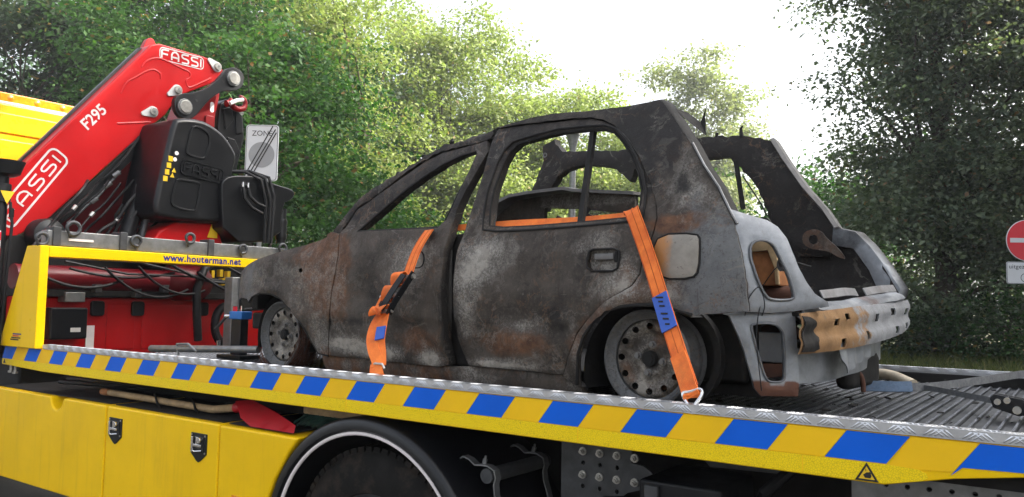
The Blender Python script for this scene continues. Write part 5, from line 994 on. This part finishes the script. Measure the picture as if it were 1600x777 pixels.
sheet('lamp_panel', [(.257, .787), (.363, .760), (.432, .686), (.497, .594), (.565, .488), (.553, .440), (.470, .470), (.425, .575), (.353, .680), (.25, .70)], [], .025, lambda a, b: (a, 1.40 - .10 * max(0, a - .3), b), (.02, .07, 0), 'bare_body', car, lambda a, b: (.25, 0, .25 + .4 * (b > .68)), edge=.005)
sheet('strut_bracket', smoothpoly([(.13, .735), (.145, .765), (.19, .778), (.225, .762), (.245, .73), (.30, .68), (.335, .625), (.30, .635), (.255, .665), (.215, .672), (.175, .680), (.14, .70)]), [[(.185 + .022 * math.cos(t * .7854), .725 + .025 * math.sin(t * .7854)) for t in range(8)]], .02, lambda a, b: (a, 1.33 + .1 * (a - .1), b), (0, .012, 0), 'burnt_body', car, lambda a, b: (.5, .3, .2))
sheet('door_panel', [(-1.85, .10), (-1.85, .70), (-.3, .70), (-.3, .10)], [], .08, lambda a, b: (a, 1.545 - ysd(a, b) + dent(a, b, .01), b), (0, -.03, 0), 'burnt_body', car, farmat)
# fallen roof cross panel and seat posts seen through the rear door
m = MB(); st = D['shelf_top'][:9]; vs = []
for a, b in st: vs += [(a, .70, b), (a, 1.10, b + .02), (a, 1.10, b + .008), (a, .70, b - .016)]
m.add(vs, [(i * 4 + j, i * 4 + 4 + j, i * 4 + 4 + (j + 1) % 4, i * 4 + (j + 1) % 4) for i in range(len(st) - 1) for j in range(4)] + [(0, 1, 2, 3), tuple(len(vs) - 4 + j for j in (3, 2, 1, 0))])
m.build('fallen_roof_panel', 'ledge', car, smooth=True)
sheet('fallen_roof_frame', D['shelf_low'], [], .025, lambda a, b: (a, .78 + .04 * math.sin(a * 4), b), (0, .03, 0), 'burnt_body', car, lambda a, b: (.15, .55 if a > -1.1 and b > .88 else .15, .35), edge=.004)
for x in (-.80, -.62): MB().tube([(x, .55, .70), (x, .55, .79), (x + .02, .55, .815), (x + .05, .55, .80), (x + .05, .55, .70)], .008, 8).build('headrest_post', 'soot', car, smooth=True)
MB().tube([(-.76, .6, .72), (-.70, .62, .80), (-.66, .64, .86)], .014, 8).build('seat_bar', 'soot', car, smooth=True)

# ---------------------------------------------------------------- straps and rigging
CM = car.matrix_world.copy()
CM = Matrix.Translation((-1.3713, 2.7402, 1.2535)) @ Matrix.Rotation(R(-4.37), 4, 'Z')
def selvedge(pts, width, wdir):
    # darker woven edges and the middle line of the webbing
    for off in (-.46, 0, .46):
        P_ = [Vector(p) for p in pts]; q = []
        for i, p in enumerate(P_):
            d = (P_[min(i + 1, len(P_) - 1)] - P_[max(i - 1, 0)]).normalized(); wd = Vector(wdir); wd = (wd - d * wd.dot(d)).normalized(); q.append(p + wd * width * off)
        MB().ribbon(q, .0035 if off else .0025, wdir, .0062).build('stitch_line', 'webbing_edge', strap, xf=CM)
strap = thing('ratchet_strap', 'orange webbing lashing strap with ratchet looped through the burnt car', 'strap')
sF = D['strapF']
rp_ = fine(sF[4:7] + [(-1.15, .06, .728), (-1.12, .13, .735)] + D['strapIn'][1:3] + [(-.12, .10, .738), (-.055, .045, .742)], 6)
MB().ribbon(rp_[:14], .066, (1, 0, .2), .004).build('webbing', 'webbing', strap, xf=CM); selvedge(rp_[:14], .066, (1, 0, .2))
MB().ribbon(fine([(-1.14, .12, .733)] + D['strapIn'][1:3] + [(-.13, .11, .738), (-.06, .05, .745)]), .035, (0, .6, 1), .004).build('webbing', 'webbing', strap, xf=CM)
rr_ = fine([(-.07, .07, .742), (-.034, .016, .738)] + D['strapR'][2:]); MB().ribbon(rr_, .060, (1, 0, .3), .004).build('webbing', 'webbing', strap, xf=CM); selvedge(rr_, .060, (1, 0, .3))
MB().ribbon(fine([(.142, -.088, .425), (.175, -.108, .363), (.208, -.132, .306)]), .0605, (1, 0, .3), .006).build('blue_label', 'label_blue', strap, xf=CM)
for i, (t0, w_) in enumerate(((.08, .5), (.2, .3), (.33, .35), (.55, .45), (.7, .4), (.85, .3))):
    p = Vector((.142, -.0915, .425)).lerp(Vector((.208, -.1355, .306)), t0); MB().box(p.x - .03 * w_, p.x + .03 * w_, p.y - .0012, p.y - .0002, p.z - .003, p.z + .003).build('label_print', 'black_print', strap, xf=CM)
MB().ribbon(fine([(.262, -.172, .224), (.300, -.200, .168), (.336, -.228, .112), (.345, -.232, .100), (.336, -.222, .10)]), .058, (1, 0, .3), .010).build('sewn_loop', 'webbing', strap, xf=CM)
MB().tube(fine([(.352, -.235, .055), (.325, -.24, .085), (.315, -.235, .105), (.335, -.23, .110), (.372, -.228, .122), (.378, -.23, .105), (.362, -.25, .07), (.358, -.262, .045)], 4), .0058, 8).build('claw_hook', 'chrome', strap, smooth=True, xf=CM)
# ratchet with its loops of loose webbing
def loc(p): return Vector(p)
rk = [(-1.155, -.12, .500), (-1.118, -.135, .490), (-1.150, -.165, .430), (-1.175, -.175, .385), (-1.185, -.20, .335), (-1.19, -.20, .30)]
for dx in (-.038, .036):
    MB().ribbon(fine([(-1.125 + dx, -.115, .515), (-1.14 + dx, -.15, .455), (-1.165 + dx, -.185, .385), (-1.185 + dx, -.205, .325)]), .034, (.15, -.8, .5), .005).build('ratchet_cheek', 'black_metal', strap, bevel=.001, xf=CM)
MB().cyl((-1.185, -.13, .475), (-1.085, -.115, .50), .013, seg=14).cyl((-1.225, -.185, .40), (-1.12, -.17, .415), .010, seg=12).cyl((-1.23, -.205, .335), (-1.14, -.19, .345), .011, seg=12).build('ratchet_spindle', 'steel_pin', strap, smooth=True, xf=CM)
MB().ribbon(fine([(-1.10, -.165, .505), (-1.115, -.20, .45), (-1.14, -.225, .39), (-1.17, -.235, .345)]), .030, (1, .3, 0), .007).build('ratchet_handle', 'black_metal', strap, bevel=.002, xf=CM)
MB().ribbon(fine([(-1.150, -.105, .478), (-1.148, -.135, .515), (-1.150, -.165, .50), (-1.155, -.16, .46), (-1.16, -.13, .45), (-1.155, -.11, .47)]), .052, (1, .2, .1), .004).build('wound_webbing', 'webbing', strap, xf=CM)
MB().ribbon(fine([(-1.16, -.15, .455), (-1.162, -.195, .45), (-1.172, -.205, .41), (-1.185, -.185, .38), (-1.18, -.16, .40)]), .046, (1, .2, .1), .004).build('wound_webbing', 'webbing', strap, xf=CM)
MB().ribbon(fine([(-1.19, -.19, .40), (-1.205, -.215, .345), (-1.195, -.245, .325), (-1.175, -.25, .345), (-1.165, -.225, .365), (-1.175, -.205, .35)]), .055, (1, .25, .25), .004).build('loose_tail', 'webbing', strap, xf=CM)
MB().ribbon(fine([(-1.195, -.20, .33), (-1.20, -.235, .28), (-1.185, -.265, .225), (-1.15, -.285, .175), (-1.105, -.30, .13), (-1.09, -.315, .105)]), .056, (1, .2, .1), .004).build('webbing', 'webbing', strap, xf=CM)
MB().ribbon(fine([(-1.17, -.21, .33), (-1.155, -.235, .275), (-1.135, -.262, .21), (-1.10, -.285, .155), (-1.07, -.31, .105)]), .052, (1, .2, .1), .004).build('webbing', 'webbing', strap, xf=CM)
MB().ribbon(fine([(-1.150, -.242, .272), (-1.142, -.255, .245), (-1.132, -.268, .218)]), .046, (1, .2, .1), .007).build('blue_label', 'label_blue', strap, xf=CM)
MB().ribbon(fine([(-1.10, -.305, .12), (-1.08, -.325, .085), (-1.055, -.335, .055), (-1.03, -.338, .045)]), .068, (1, .1, .1), .006).build('sewn_loop', 'webbing', strap, xf=CM)
MB().tube([(-1.135, -.30, .108), (-1.10, -.315, .118), (-1.055, -.315, .118), (-1.04, -.315, .10)], .005, 8).build('wire_hook', 'steel_pin', strap, smooth=True, xf=CM)
settle(strap, (-2.5, 2.6, 1.33))
# winch sling behind the car
sg = thing('winch_sling', 'blue and grey webbing sling stretched from the burnt car to a steel hook', 'sling')
MB().ribbon(fine([(-.83, 3.88, 1.30), (-.72, 3.91, 1.302), (-.64, 3.95, 1.305)]), .045, (0, .25, 1), .018).build('blue_sleeve', 'sling_blue', sg)
MB().ribbon(fine([(-.66, 3.945, 1.304), (-.58, 4.02, 1.304), (-.45, 4.30, 1.315), (-.27, 4.85, 1.33), (-.1, 5.1, 1.34)]), .035, (0, .3, 1), .010).build('webbing', 'sling_grey', sg)
MB().ribbon(fine([(-.60, 4.0, 1.300), (-.52, 3.90, 1.302), (-.40, 3.72, 1.304), (-.27, 3.52, 1.306)]), .022, (0, .3, 1), .012).build('webbing', 'sling_grey', sg)
hk_ = MB().prism([(-.30, 1.325), (-.285, 1.342), (-.20, 1.330), (-.175, 1.315), (-.18, 1.275), (-.21, 1.268), (-.29, 1.292)], 'y', 3.44, 3.452).prism([(-.30, 1.325), (-.285, 1.342), (-.20, 1.330), (-.175, 1.315), (-.18, 1.275), (-.21, 1.268), (-.29, 1.292)], 'y', 3.49, 3.502).build('shackle_plate', 'black_metal', sg, bevel=.003)
for (x, z) in ((-.275, 1.315), (-.245, 1.322), (-.215, 1.29)): MB().cyl((x, 3.425, z), (x, 3.515, z), .011 if x < -.22 else .014, seg=12).build('shackle_pin', 'steel_pin', sg, smooth=True)
MB().tube(fine([(-.18, 3.46, 1.30), (-.12, 3.44, 1.295), (-.04, 3.40, 1.29), (.1, 3.35, 1.285)]), .03, 12).build('winch_rope', 'sling_grey', sg, smooth=True)
settle(sg, (-.4, 3.8, 1.258))
fk = MB(); rq = random.Random(12)
for i in range(520):
    x = rq.uniform(-4.6, .1); y = rq.uniform(2.62, 4.8); s_ = rq.uniform(.004, .016)
    if x > -.7 and rq.random() < .5: continue
    mt = Matrix.Translation((x, y, 1.252 + s_ * .25)) @ Matrix.Rotation(rq.random() * 6, 4, 'Z') @ Matrix.Rotation(rq.uniform(-.5, .5), 4, 'X'); fk.box(-s_, s_, -s_ * .6, s_ * .6, -s_ * .18, s_ * .18, mt)
fo_ = fk.build('ash_flakes', 'soot'); fo_['kind'] = 'stuff'; fo_['label'] = 'burnt flakes and ash scattered over the ribbed deck'; fo_['category'] = 'ash'
hs = MB().tube(fine([(-1.0, 4.50, 1.30), (-.88, 4.47, 1.315), (-.80, 4.42, 1.312), (-.73, 4.35, 1.295), (-.69, 4.30, 1.285)]), .026, 14).build('cream_hose', 'cream_hose', None, smooth=True)
tag(hs, 'short bent cream pipe lying on the deck behind the car', 'pipe')
jk = thing('hydraulic_valve', 'small blue hydraulic valve with red knob at the car\'s front wheel', 'valve', (-4.42, 3.23, 1.26))
MB().box(-.06, .07, -.04, .04, .245, .295).build('valve_body', 'valve_blue', jk, bevel=.006)
MB().cyl((-.04, -.01, .295), (-.04, -.01, .325), .014, seg=12).build('red_knob', 'sign_red', jk, smooth=True)
MB().cyl((-.06, -.02, .265), (-.11, -.03, .262), .012, seg=10).cyl((.02, 0, .295), (.02, 0, .33), .010, seg=8).build('fitting', 'chrome', jk, smooth=True)
MB().box(-.05, .05, -.03, .03, -.002, .245).box(-.12, .12, -.08, .08, -.004, .02).build('valve_stand', 'black_metal', jk, bevel=.005)

# ---------------------------------------------------------------- trees
F2 = Vector((-.5783, .8131)).normalized(); R2 = Vector((.8155, .5785)).normalized()
def spot(u, d):          # ground position at a bearing and a distance
    p = F2 * d + R2 * (d * (u - 800) / 1265); return (p.x, p.y)
def leaves(cl, per, size, spread, flat, rng, droop=.25, tintmul=1.0):
    """cl: clump centres (n,3) -> vertices, quads and two tint channels for leaf-sized faces"""
    n = len(cl); tot = n * per
    c = np.repeat(cl, per, 0); ctint = np.repeat(rng.random(n), per)
    d = rng.normal(size=(tot, 3)) * np.array([spread, spread, spread * flat]) * np.repeat(rng.uniform(.7, 1.3, n), per)[:, None]
    rr = np.hypot(d[:, 0], d[:, 1]); d[:, 2] -= droop * rr
    p = c + d
    nrm = rng.normal(size=(tot, 3)) * .5; nrm[:, 2] += .8; nrm[:, :2] += d[:, :2] * .6 / spread * .5; nrm /= np.linalg.norm(nrm, axis=1)[:, None]
    a = rng.normal(size=(tot, 3)); a -= nrm * (a * nrm).sum(1)[:, None]; a /= np.linalg.norm(a, axis=1)[:, None]; b = np.cross(nrm, a)
    s = (size * rng.uniform(.6, 1.3, tot))[:, None]
    bend = nrm * s * .18
    v = np.stack([p - a * s * .55, p + b * s * .36 - bend * rng.uniform(0, 1, tot)[:, None], p + a * s * .6 - bend, p - b * s * .36], 1).reshape(-1, 3)
    t = np.clip(.68 * ctint + .32 * rng.random(tot), 0, 1); t2 = rng.random(tot)
    return v, t, t2
def leafobj(name, v, t, t2, mat, parent=None):
    nq = len(v) // 4; me = bpy.data.meshes.new(name); me.vertices.add(len(v)); me.vertices.foreach_set('co', v.astype(np.float32).ravel())
    me.loops.add(nq * 4); me.loops.foreach_set('vertex_index', np.arange(nq * 4, dtype=np.int32)); me.polygons.add(nq)
    me.polygons.foreach_set('loop_start', np.arange(0, nq * 4, 4, dtype=np.int32)); me.polygons.foreach_set('loop_total', np.full(nq, 4, np.int32)); me.update()
    ca = me.color_attributes.new('tint', 'FLOAT_COLOR', 'POINT'); arr = np.ones((nq, 4, 4), np.float32); arr[:, :, 0] = t[:, None]; arr[:, :, 1] = t2[:, None]; arr[:, :, 2] = 0
    ca.data.foreach_set('color', arr.ravel()); me.materials.append(M[mat]); o = bpy.data.objects.new(name, me); COL.objects.link(o)
    if parent: o.parent = parent
    return o
def tree(u, d, blobs, nclump, per, size, mat, label, name='tree', spread=.5, flat=.35, trunk_r=.22, seed=1, group='trees behind the truck', cat='tree', shell=.35, base=None, fill=0.25, pos=None, bough=.62):
    rng = np.random.default_rng(seed); x, y = pos or spot(u, d); z0 = gz(x, y) - .05 if base is None else base
    root = thing(name, label, cat, (x, y, z0), 0, group)
    vol = np.array([b[3] * b[4] * b[5] for b in blobs]) ** .67; k = rng.choice(len(blobs), nclump, p=vol / vol.sum()); B = np.array(blobs)[k]
    dr = rng.normal(size=(nclump, 3)); dr /= np.linalg.norm(dr, axis=1)[:, None]
    rad = np.where(rng.random(nclump) < fill, rng.random(nclump) ** .5, 1 - shell * rng.random(nclump) ** 1.5); rad *= 1 + .18 * rng.normal(size=nclump) * (rng.random(nclump) < .35)
    cl = B[:, :3] + dr * B[:, 3:] * rad[:, None]
    # clumps gather on boughs, leaving hollows between
    nb = max(6, nclump // 13); pick = rng.integers(0, nb, nclump); bs = bough * (B[:, 3:].mean(1)[pick] if False else 1.0)
    cl = cl[:nb][pick] + rng.normal(size=(nclump, 3)) * np.array([1, 1, .42]) * bs; cl[:, 2] = np.maximum(cl[:, 2], .3)
    # blobs are given along the view (right, away, up); turn to world axes
    wl = np.stack([cl[:, 0] * R2.x + cl[:, 1] * F2.x, cl[:, 0] * R2.y + cl[:, 1] * F2.y, cl[:, 2]], 1)
    v, t, t2 = leaves(wl, per, size, spread, flat, rng)
    crown = leafobj('crown', v, t, t2, mat, root); crown['kind'] = 'stuff'
    top = .72 * max(b[2] + b[5] * .5 for b in blobs); tr = MB(); pts = [Vector((0, 0, 0))]
    for i in range(1, 9): pts.append(Vector((.12 * math.sin(i * 1.7 + seed), .12 * math.cos(i * 1.3 + seed), top * i / 8)))
    tr.tube(pts, [trunk_r * (1 - .85 * i / 8) * (1.35 if i == 0 else 1) for i in range(9)], 10); tr.build('trunk', 'bark', root, smooth=True)
    lm = MB()
    for i in range(min(46, nclump // 5)):
        e = Vector(wl[rng.integers(nclump)]); h = max(top * .12, min(e.z * rng.uniform(.45, .8), top * .95)); s_ = Vector((0, 0, h)); s_.x, s_.y = pts[min(8, int(h / top * 8))].x, pts[min(8, int(h / top * 8))].y
        mid = s_.lerp(e, .5) + Vector((rng.normal() * .25, rng.normal() * .25, .25)); r0 = trunk_r * .32 * (1 - .5 * h / top)
        lm.tube([s_, s_.lerp(mid, .55), mid, mid.lerp(e, .55), e], [r0, r0 * .75, r0 * .5, r0 * .3, .008], 5, False)
    lm.build('limb', 'bark', root, smooth=True)
    return root
G1 = 'trees behind the truck'
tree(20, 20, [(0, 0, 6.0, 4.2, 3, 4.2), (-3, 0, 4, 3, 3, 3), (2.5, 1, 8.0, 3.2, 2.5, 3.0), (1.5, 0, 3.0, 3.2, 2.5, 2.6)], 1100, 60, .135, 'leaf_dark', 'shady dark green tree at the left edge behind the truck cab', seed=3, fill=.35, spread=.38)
tree(395, 15.5, [(0, 0, 3.2, 2.9, 2.3, 2.2), (-.6, .5, 5.0, 2.6, 2.3, 2.0), (1.3, 0, 2.2, 2.1, 2, 2.0), (-1.6, 1, 6.6, 2.2, 2, 1.8)], 1300, 60, .095, 'leaf_maple', 'mid green maple with reddish leaf tips behind the zone sign', seed=5, spread=.34, flat=.25, fill=.3, bough=.5)
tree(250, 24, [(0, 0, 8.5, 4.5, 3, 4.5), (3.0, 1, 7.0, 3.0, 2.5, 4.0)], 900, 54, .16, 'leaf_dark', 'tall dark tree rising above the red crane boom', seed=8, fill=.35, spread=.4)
tree(560, 21, [(-.4, 0, 6.2, 1.7, 1.6, 3.2), (-1.2, 0, 8.6, 1.9, 1.7, 1.9), (.1, 0, 3.4, 1.9, 1.5, 2.2)], 600, 56, .10, 'leaf_bright', 'slim yellow green tree beside the maple', seed=11, spread=.3, flat=.7, fill=.3)
tree(690, 30, [(0, 0, 7.6, 2.7, 2.6, 4.6), (-1.6, 0, 9.2, 2.2, 2.2, 3.4), (1.8, 0, 5.8, 2.4, 2.3, 4.0), (0, 0, 3.5, 4.0, 2.5, 2.6)], 1500, 56, .135, 'leaf_bright', 'tall bright yellow green tree behind the car\'s front window', seed=13, spread=.34, flat=.6, fill=.3)
tree(890, 33, [(0, 0, 6.6, 2.9, 2.5, 3.9), (1.4, 0, 5.0, 2.6, 2.5, 3.4), (-.5, 0, 3.0, 3.6, 2.5, 2.4)], 1050, 56, .14, 'leaf_bright', 'rounded yellow green tree sloping down behind the car roof', seed=17, spread=.34, flat=.6, fill=.3)
tree(1088, 46, [(0, 0, 12.4, 2.4, 2.2, 3.0), (-1.7, 0, 9.6, 2.0, 2.0, 3.0), (1.7, 0, 9.2, 2.0, 2.0, 3.2), (0, 0, 6, 3, 2.6, 3.4)], 760, 40, .20, 'leaf_pale', 'pale distant tree standing alone against the white sky', seed=19, spread=.42, flat=.6, fill=.4, trunk_r=.16)
tree(1470, 20, [(.2, 0, 3.4, 2.2, 2.0, 2.9), (.3, .3, 6.8, 2.1, 2.0, 3.0), (1.8, .3, 5.0, 2.6, 2.2, 4.2), (.4, 0, 9.6, 2.3, 2.0, 2.2), (-1.3, 0, 9.9, 2.6, 1.4, .8), (-1.0, -.3, 5.2, 1.0, 1.2, 3.8)], 2100, 54, .115, 'leaf_beech', 'big dark leaved beech filling the right edge', seed=23, spread=.34, flat=.55, trunk_r=.30, shell=.5, fill=.5)
tree(1760, 19, [(0, 0, 4.5, 3.0, 2.6, 3.8), (.5, 0, 8.5, 2.8, 2.4, 3.0)], 900, 50, .125, 'leaf_beech', 'dark tree beyond the no entry sign at the frame edge', seed=29, spread=.45, flat=.5, fill=.5)
tree(1270, 24, [(0, 0, 2.4, 1.5, 1.2, 2.2), (.7, 0, 3.6, 1.1, 1.0, 1.4), (-.4, 0, 1.4, 1.4, 1.2, 1.2)], 330, 40, .12, 'leaf_maple', 'small loose tree left of the dark beech', seed=31, spread=.32, flat=.6, trunk_r=.08, fill=.4)
# the row of tall trees goes on to the right and shades the truck
for i, (px_, py_, s_) in enumerate(((5.5, 21, 81), (9, 18, 83), (12.5, 15.5, 85), (16, 12.5, 87), (13, 21, 89), (17.5, 17.5, 91), (19.5, 9, 93))):
    tree(0, 0, [(0, 0, 5.5, 3.0, 3.0, 4.4), (.5, 0, 10.5, 3.3, 3.2, 4.2), (-.6, 0, 15, 2.8, 2.8, 3.6)], 760, 40, .36, 'leaf_beech', ['tall dark tree nearest the no entry sign in the row beyond the right edge', 'second tall dark tree beyond the right edge', 'third tall dark tree beyond the right edge', 'fourth tall dark tree beyond the right edge', 'tall dark tree behind the second one beyond the right edge', 'tall dark tree behind the third one beyond the right edge', 'last tall dark tree of the row beyond the right edge'][i], seed=s_, spread=.55, flat=.6, trunk_r=.32, fill=.5, group='trees shading the truck', pos=(px_, py_))
# undergrowth below the trees
def shrub(u, d, w, h, mat, label, seed, n=170, size=.12, group='shrubs under the trees'):
    return tree(u, d, [(0, 0, h * .5, w, w * .7, h * .55), (w * .4, 0, h * .4, w * .7, w * .6, h * .45)], n, 36, size, mat, label, 'shrub', .3, .6, .05, seed, group, 'shrub', fill=.4, bough=.35)
shrub(500, 19, 2.4, 3.2, 'leaf_maple', 'green shrub seen above the car bonnet', 41)
shrub(640, 23, 2.6, 3.4, 'leaf_bright', 'light green shrub seen through the front door window', 43)
shrub(780, 25, 2.8, 3.2, 'leaf_maple', 'green shrub seen behind the centre pillar', 47)
shrub(930, 26, 2.8, 3.4, 'leaf_bright', 'light green shrub seen through the rear door window', 53)
shrub(1110, 30, 3.0, 3.6, 'leaf_bright', 'light green shrub seen through the tailgate opening', 59)
shrub(1450, 18.4, 1.4, 1.3, 'leaf_dark', 'dark low shrub at the foot of the beech', 61, 120, .09)
shrub(1575, 17.6, 1.2, 1.5, 'leaf_maple', 'green low shrub under the no entry sign', 67, 120, .09)
shrub(1380, 21, 1.4, 1.4, 'leaf_dark', 'dark low shrub behind the car bumper', 71, 110, .09)
# wood standing far behind
rng = np.random.default_rng(99); cl = []
for i in range(900):
    u = rng.uniform(-150, 1000); d = rng.uniform(40, 50); x, y = spot(u, d); top = 15 if u < 600 else max(5, 15 - (u - 600) * .022); cl.append((x, y, gz(x, y) + rng.uniform(0, 1) ** .8 * top))
for i in range(500):
    u = rng.uniform(1000, 1900); d = rng.uniform(34, 46); x, y = spot(u, d); cl.append((x, y, gz(x, y) + rng.uniform(0, 1) * (4.2 if u < 1240 else 7.5)))
v, t, t2 = leaves(np.array(cl), 46, .28, .9, .8, rng); fw = leafobj('woodland', v, t, t2, 'leaf_maple'); fw['label'] = 'distant green wood behind the trees'; fw['category'] = 'wood'; fw['kind'] = 'stuff'
# grass on the bank
n = 26000; u = rng.uniform(1150, 1800, n); d = rng.uniform(11.5, 21, n); px = F2.x * d + R2.x * d * (u - 800) / 1265; py = F2.y * d + R2.y * d * (u - 800) / 1265
pz = np.array([gz(a, b) for a, b in zip(px, py)]); P = np.stack([px, py, pz], 1); ang = rng.uniform(0, 6.283, n); h = rng.uniform(.05, .20, n); w = .012
dx = np.stack([np.cos(ang) * w, np.sin(ang) * w, np.zeros(n)], 1); lean = np.stack([rng.normal(size=n) * .05, rng.normal(size=n) * .05, h], 1)
v = np.stack([P - dx, P + dx, P + dx * .3 + lean, P - dx * .3 + lean], 1).reshape(-1, 3); ok = pz > .02
v = v.reshape(n, 4, 3)[ok].reshape(-1, 3); gr = leafobj('grass', v, rng.random(ok.sum()), rng.random(ok.sum()), 'grass'); gr['label'] = 'rough grass on the bank below the beech'; gr['category'] = 'grass'; gr['kind'] = 'stuff'

# ---------------------------------------------------------------- signs and lamp
zs = thing('zone_sign', 'grey zone end sign with dark disc and three diagonal bars', 'sign', (-10.67, 8.08, 0), math.atan2(.294, .406))
MB().prism(rrect(-.26, 3.50, .26, 4.40, .05), 'y', -.012, .012).build('sign_face', 'sign_white', zs, bevel=.004)
MB().stroke(rrect(-.245, 3.515, .245, 4.385, .045), .008, (0, -.0125, 0), (1, 0, 0), (0, 0, 1), .001, True).build('border_line', 'black_print', zs)
MB().cyl((0, -.0125, 3.92), (0, -.016, 3.92), .205, seg=40).build('dark_disc', 'sign_grey', zs)
text('ZONE', .12, (0, -.0135, 4.225), (1, 0, 0), (0, 0, 1), 'lettering', 'black_print', zs, align='CENTER')
for i in (-1, 0, 1): MB().stroke([(-.21 + i * .045, 3.56 - i * .02), (.21 + i * .045 - (.03 if i > 0 else 0), 4.33 - i * .05)], .020, (0, -.0175, 0), (1, 0, 0), (0, 0, 1), .001).build('diagonal_bar', 'black_print', zs)
MB().cyl((0, .04, 0), (0, .04, 4.3), .038, seg=14).build('post', 'galv', zs, smooth=True)
ne = thing('no_entry_sign', 'round red no entry sign with white bar and small text plate', 'sign', (-.69, 13.82, gz(-.69, 13.82)), math.atan2(.5785, .8155) - .06)
zz = 2.676 - gz(-.69, 13.82)
MB().cyl((0, -.012, zz), (0, .0, zz), .302, seg=56).build('disc', 'sign_white', ne, bevel=.003)
MB().cyl((0, -.0155, zz), (0, -.0125, zz), .292, seg=56).build('red_face', 'sign_red', ne)
MB().box(-.25, .25, -.0185, -.016, zz - .032, zz + .034).build('white_bar', 'sign_white', ne)
pz_ = zz - .31
MB().prism(rrect(-.305, pz_ - .32, .305, pz_, .03), 'y', -.010, .0).build('text_plate', 'sign_white', ne, bevel=.003)
MB().stroke(rrect(-.298, pz_ - .313, .298, pz_ - .007, .026), .006, (0, -.0105, 0), (1, 0, 0), (0, 0, 1), .001, True).build('plate_border', 'black_print', ne)
text('uitgezonderd', .088, (-.275, -.0115, pz_ - .098), (1, 0, 0), (0, 0, 1), 'lettering', 'black_print', ne, spacing=1.05)
for cx in (-.05, .12): MB().stroke([(cx + .058 * math.cos(t * .3927), pz_ - .23 + .058 * math.sin(t * .3927)) for t in range(16)], .008, (0, -.0115, 0), (1, 0, 0), (0, 0, 1), .001, True).build('bicycle_wheel', 'black_print', ne)
MB().stroke([(-.05, pz_ - .23), (.0, pz_ - .17), (.09, pz_ - .17), (.035, pz_ - .23), (-.05, pz_ - .23)], .007, (0, -.0115, 0), (1, 0, 0), (0, 0, 1), .001).build('bicycle_frame', 'black_print', ne)
MB().cyl((0, .04, -.05), (0, .04, zz + .25), .038, seg=14).build('post', 'galv', ne, smooth=True)
la = thing('street_lamp', 'grey lamp post with flat round cap seen through the rear door window', 'street lamp', (-10.28, 16.97, gz(-10.28, 16.97)))
MB().cyl((0, 0, -.1), (0, 0, 5.0), .10, .075, 16).build('post', 'galv', la, smooth=True)
MB().lathe([(.078, 5.0), (.085, 5.1), (.15, 5.36), (.16, 5.40), (.185, 5.42), (.185, 5.50), (.17, 5.52), (.15, 5.58), (.15, 5.63), (0, 5.65)], (0, 0, 0), (0, 0, 1), 24).build('lamp_head', 'galv', la, smooth=True)

# ---------------------------------------------------------------- thin haze volume that veils the distance
hz = MB().box(-165, 165, -165, 165, -1.2, 24).build('haze', None); hz['kind'] = 'stuff'; hz['label'] = 'pale bright haze in the air'; hz['category'] = 'haze'
hm = bpy.data.materials.new('haze_air'); hm.use_nodes = True; ht = hm.node_tree; ht.nodes.remove(ht.nodes['Principled BSDF'])
pv = ht.nodes.new('ShaderNodeVolumePrincipled'); pv.inputs['Color'].default_value = (.93, .96, 1, 1); pv.inputs['Density'].default_value = .0014; pv.inputs['Anisotropy'].default_value = .35
ht.links.new(pv.outputs[0], ht.nodes['Material Output'].inputs['Volume']); hz.data.materials.append(hm)
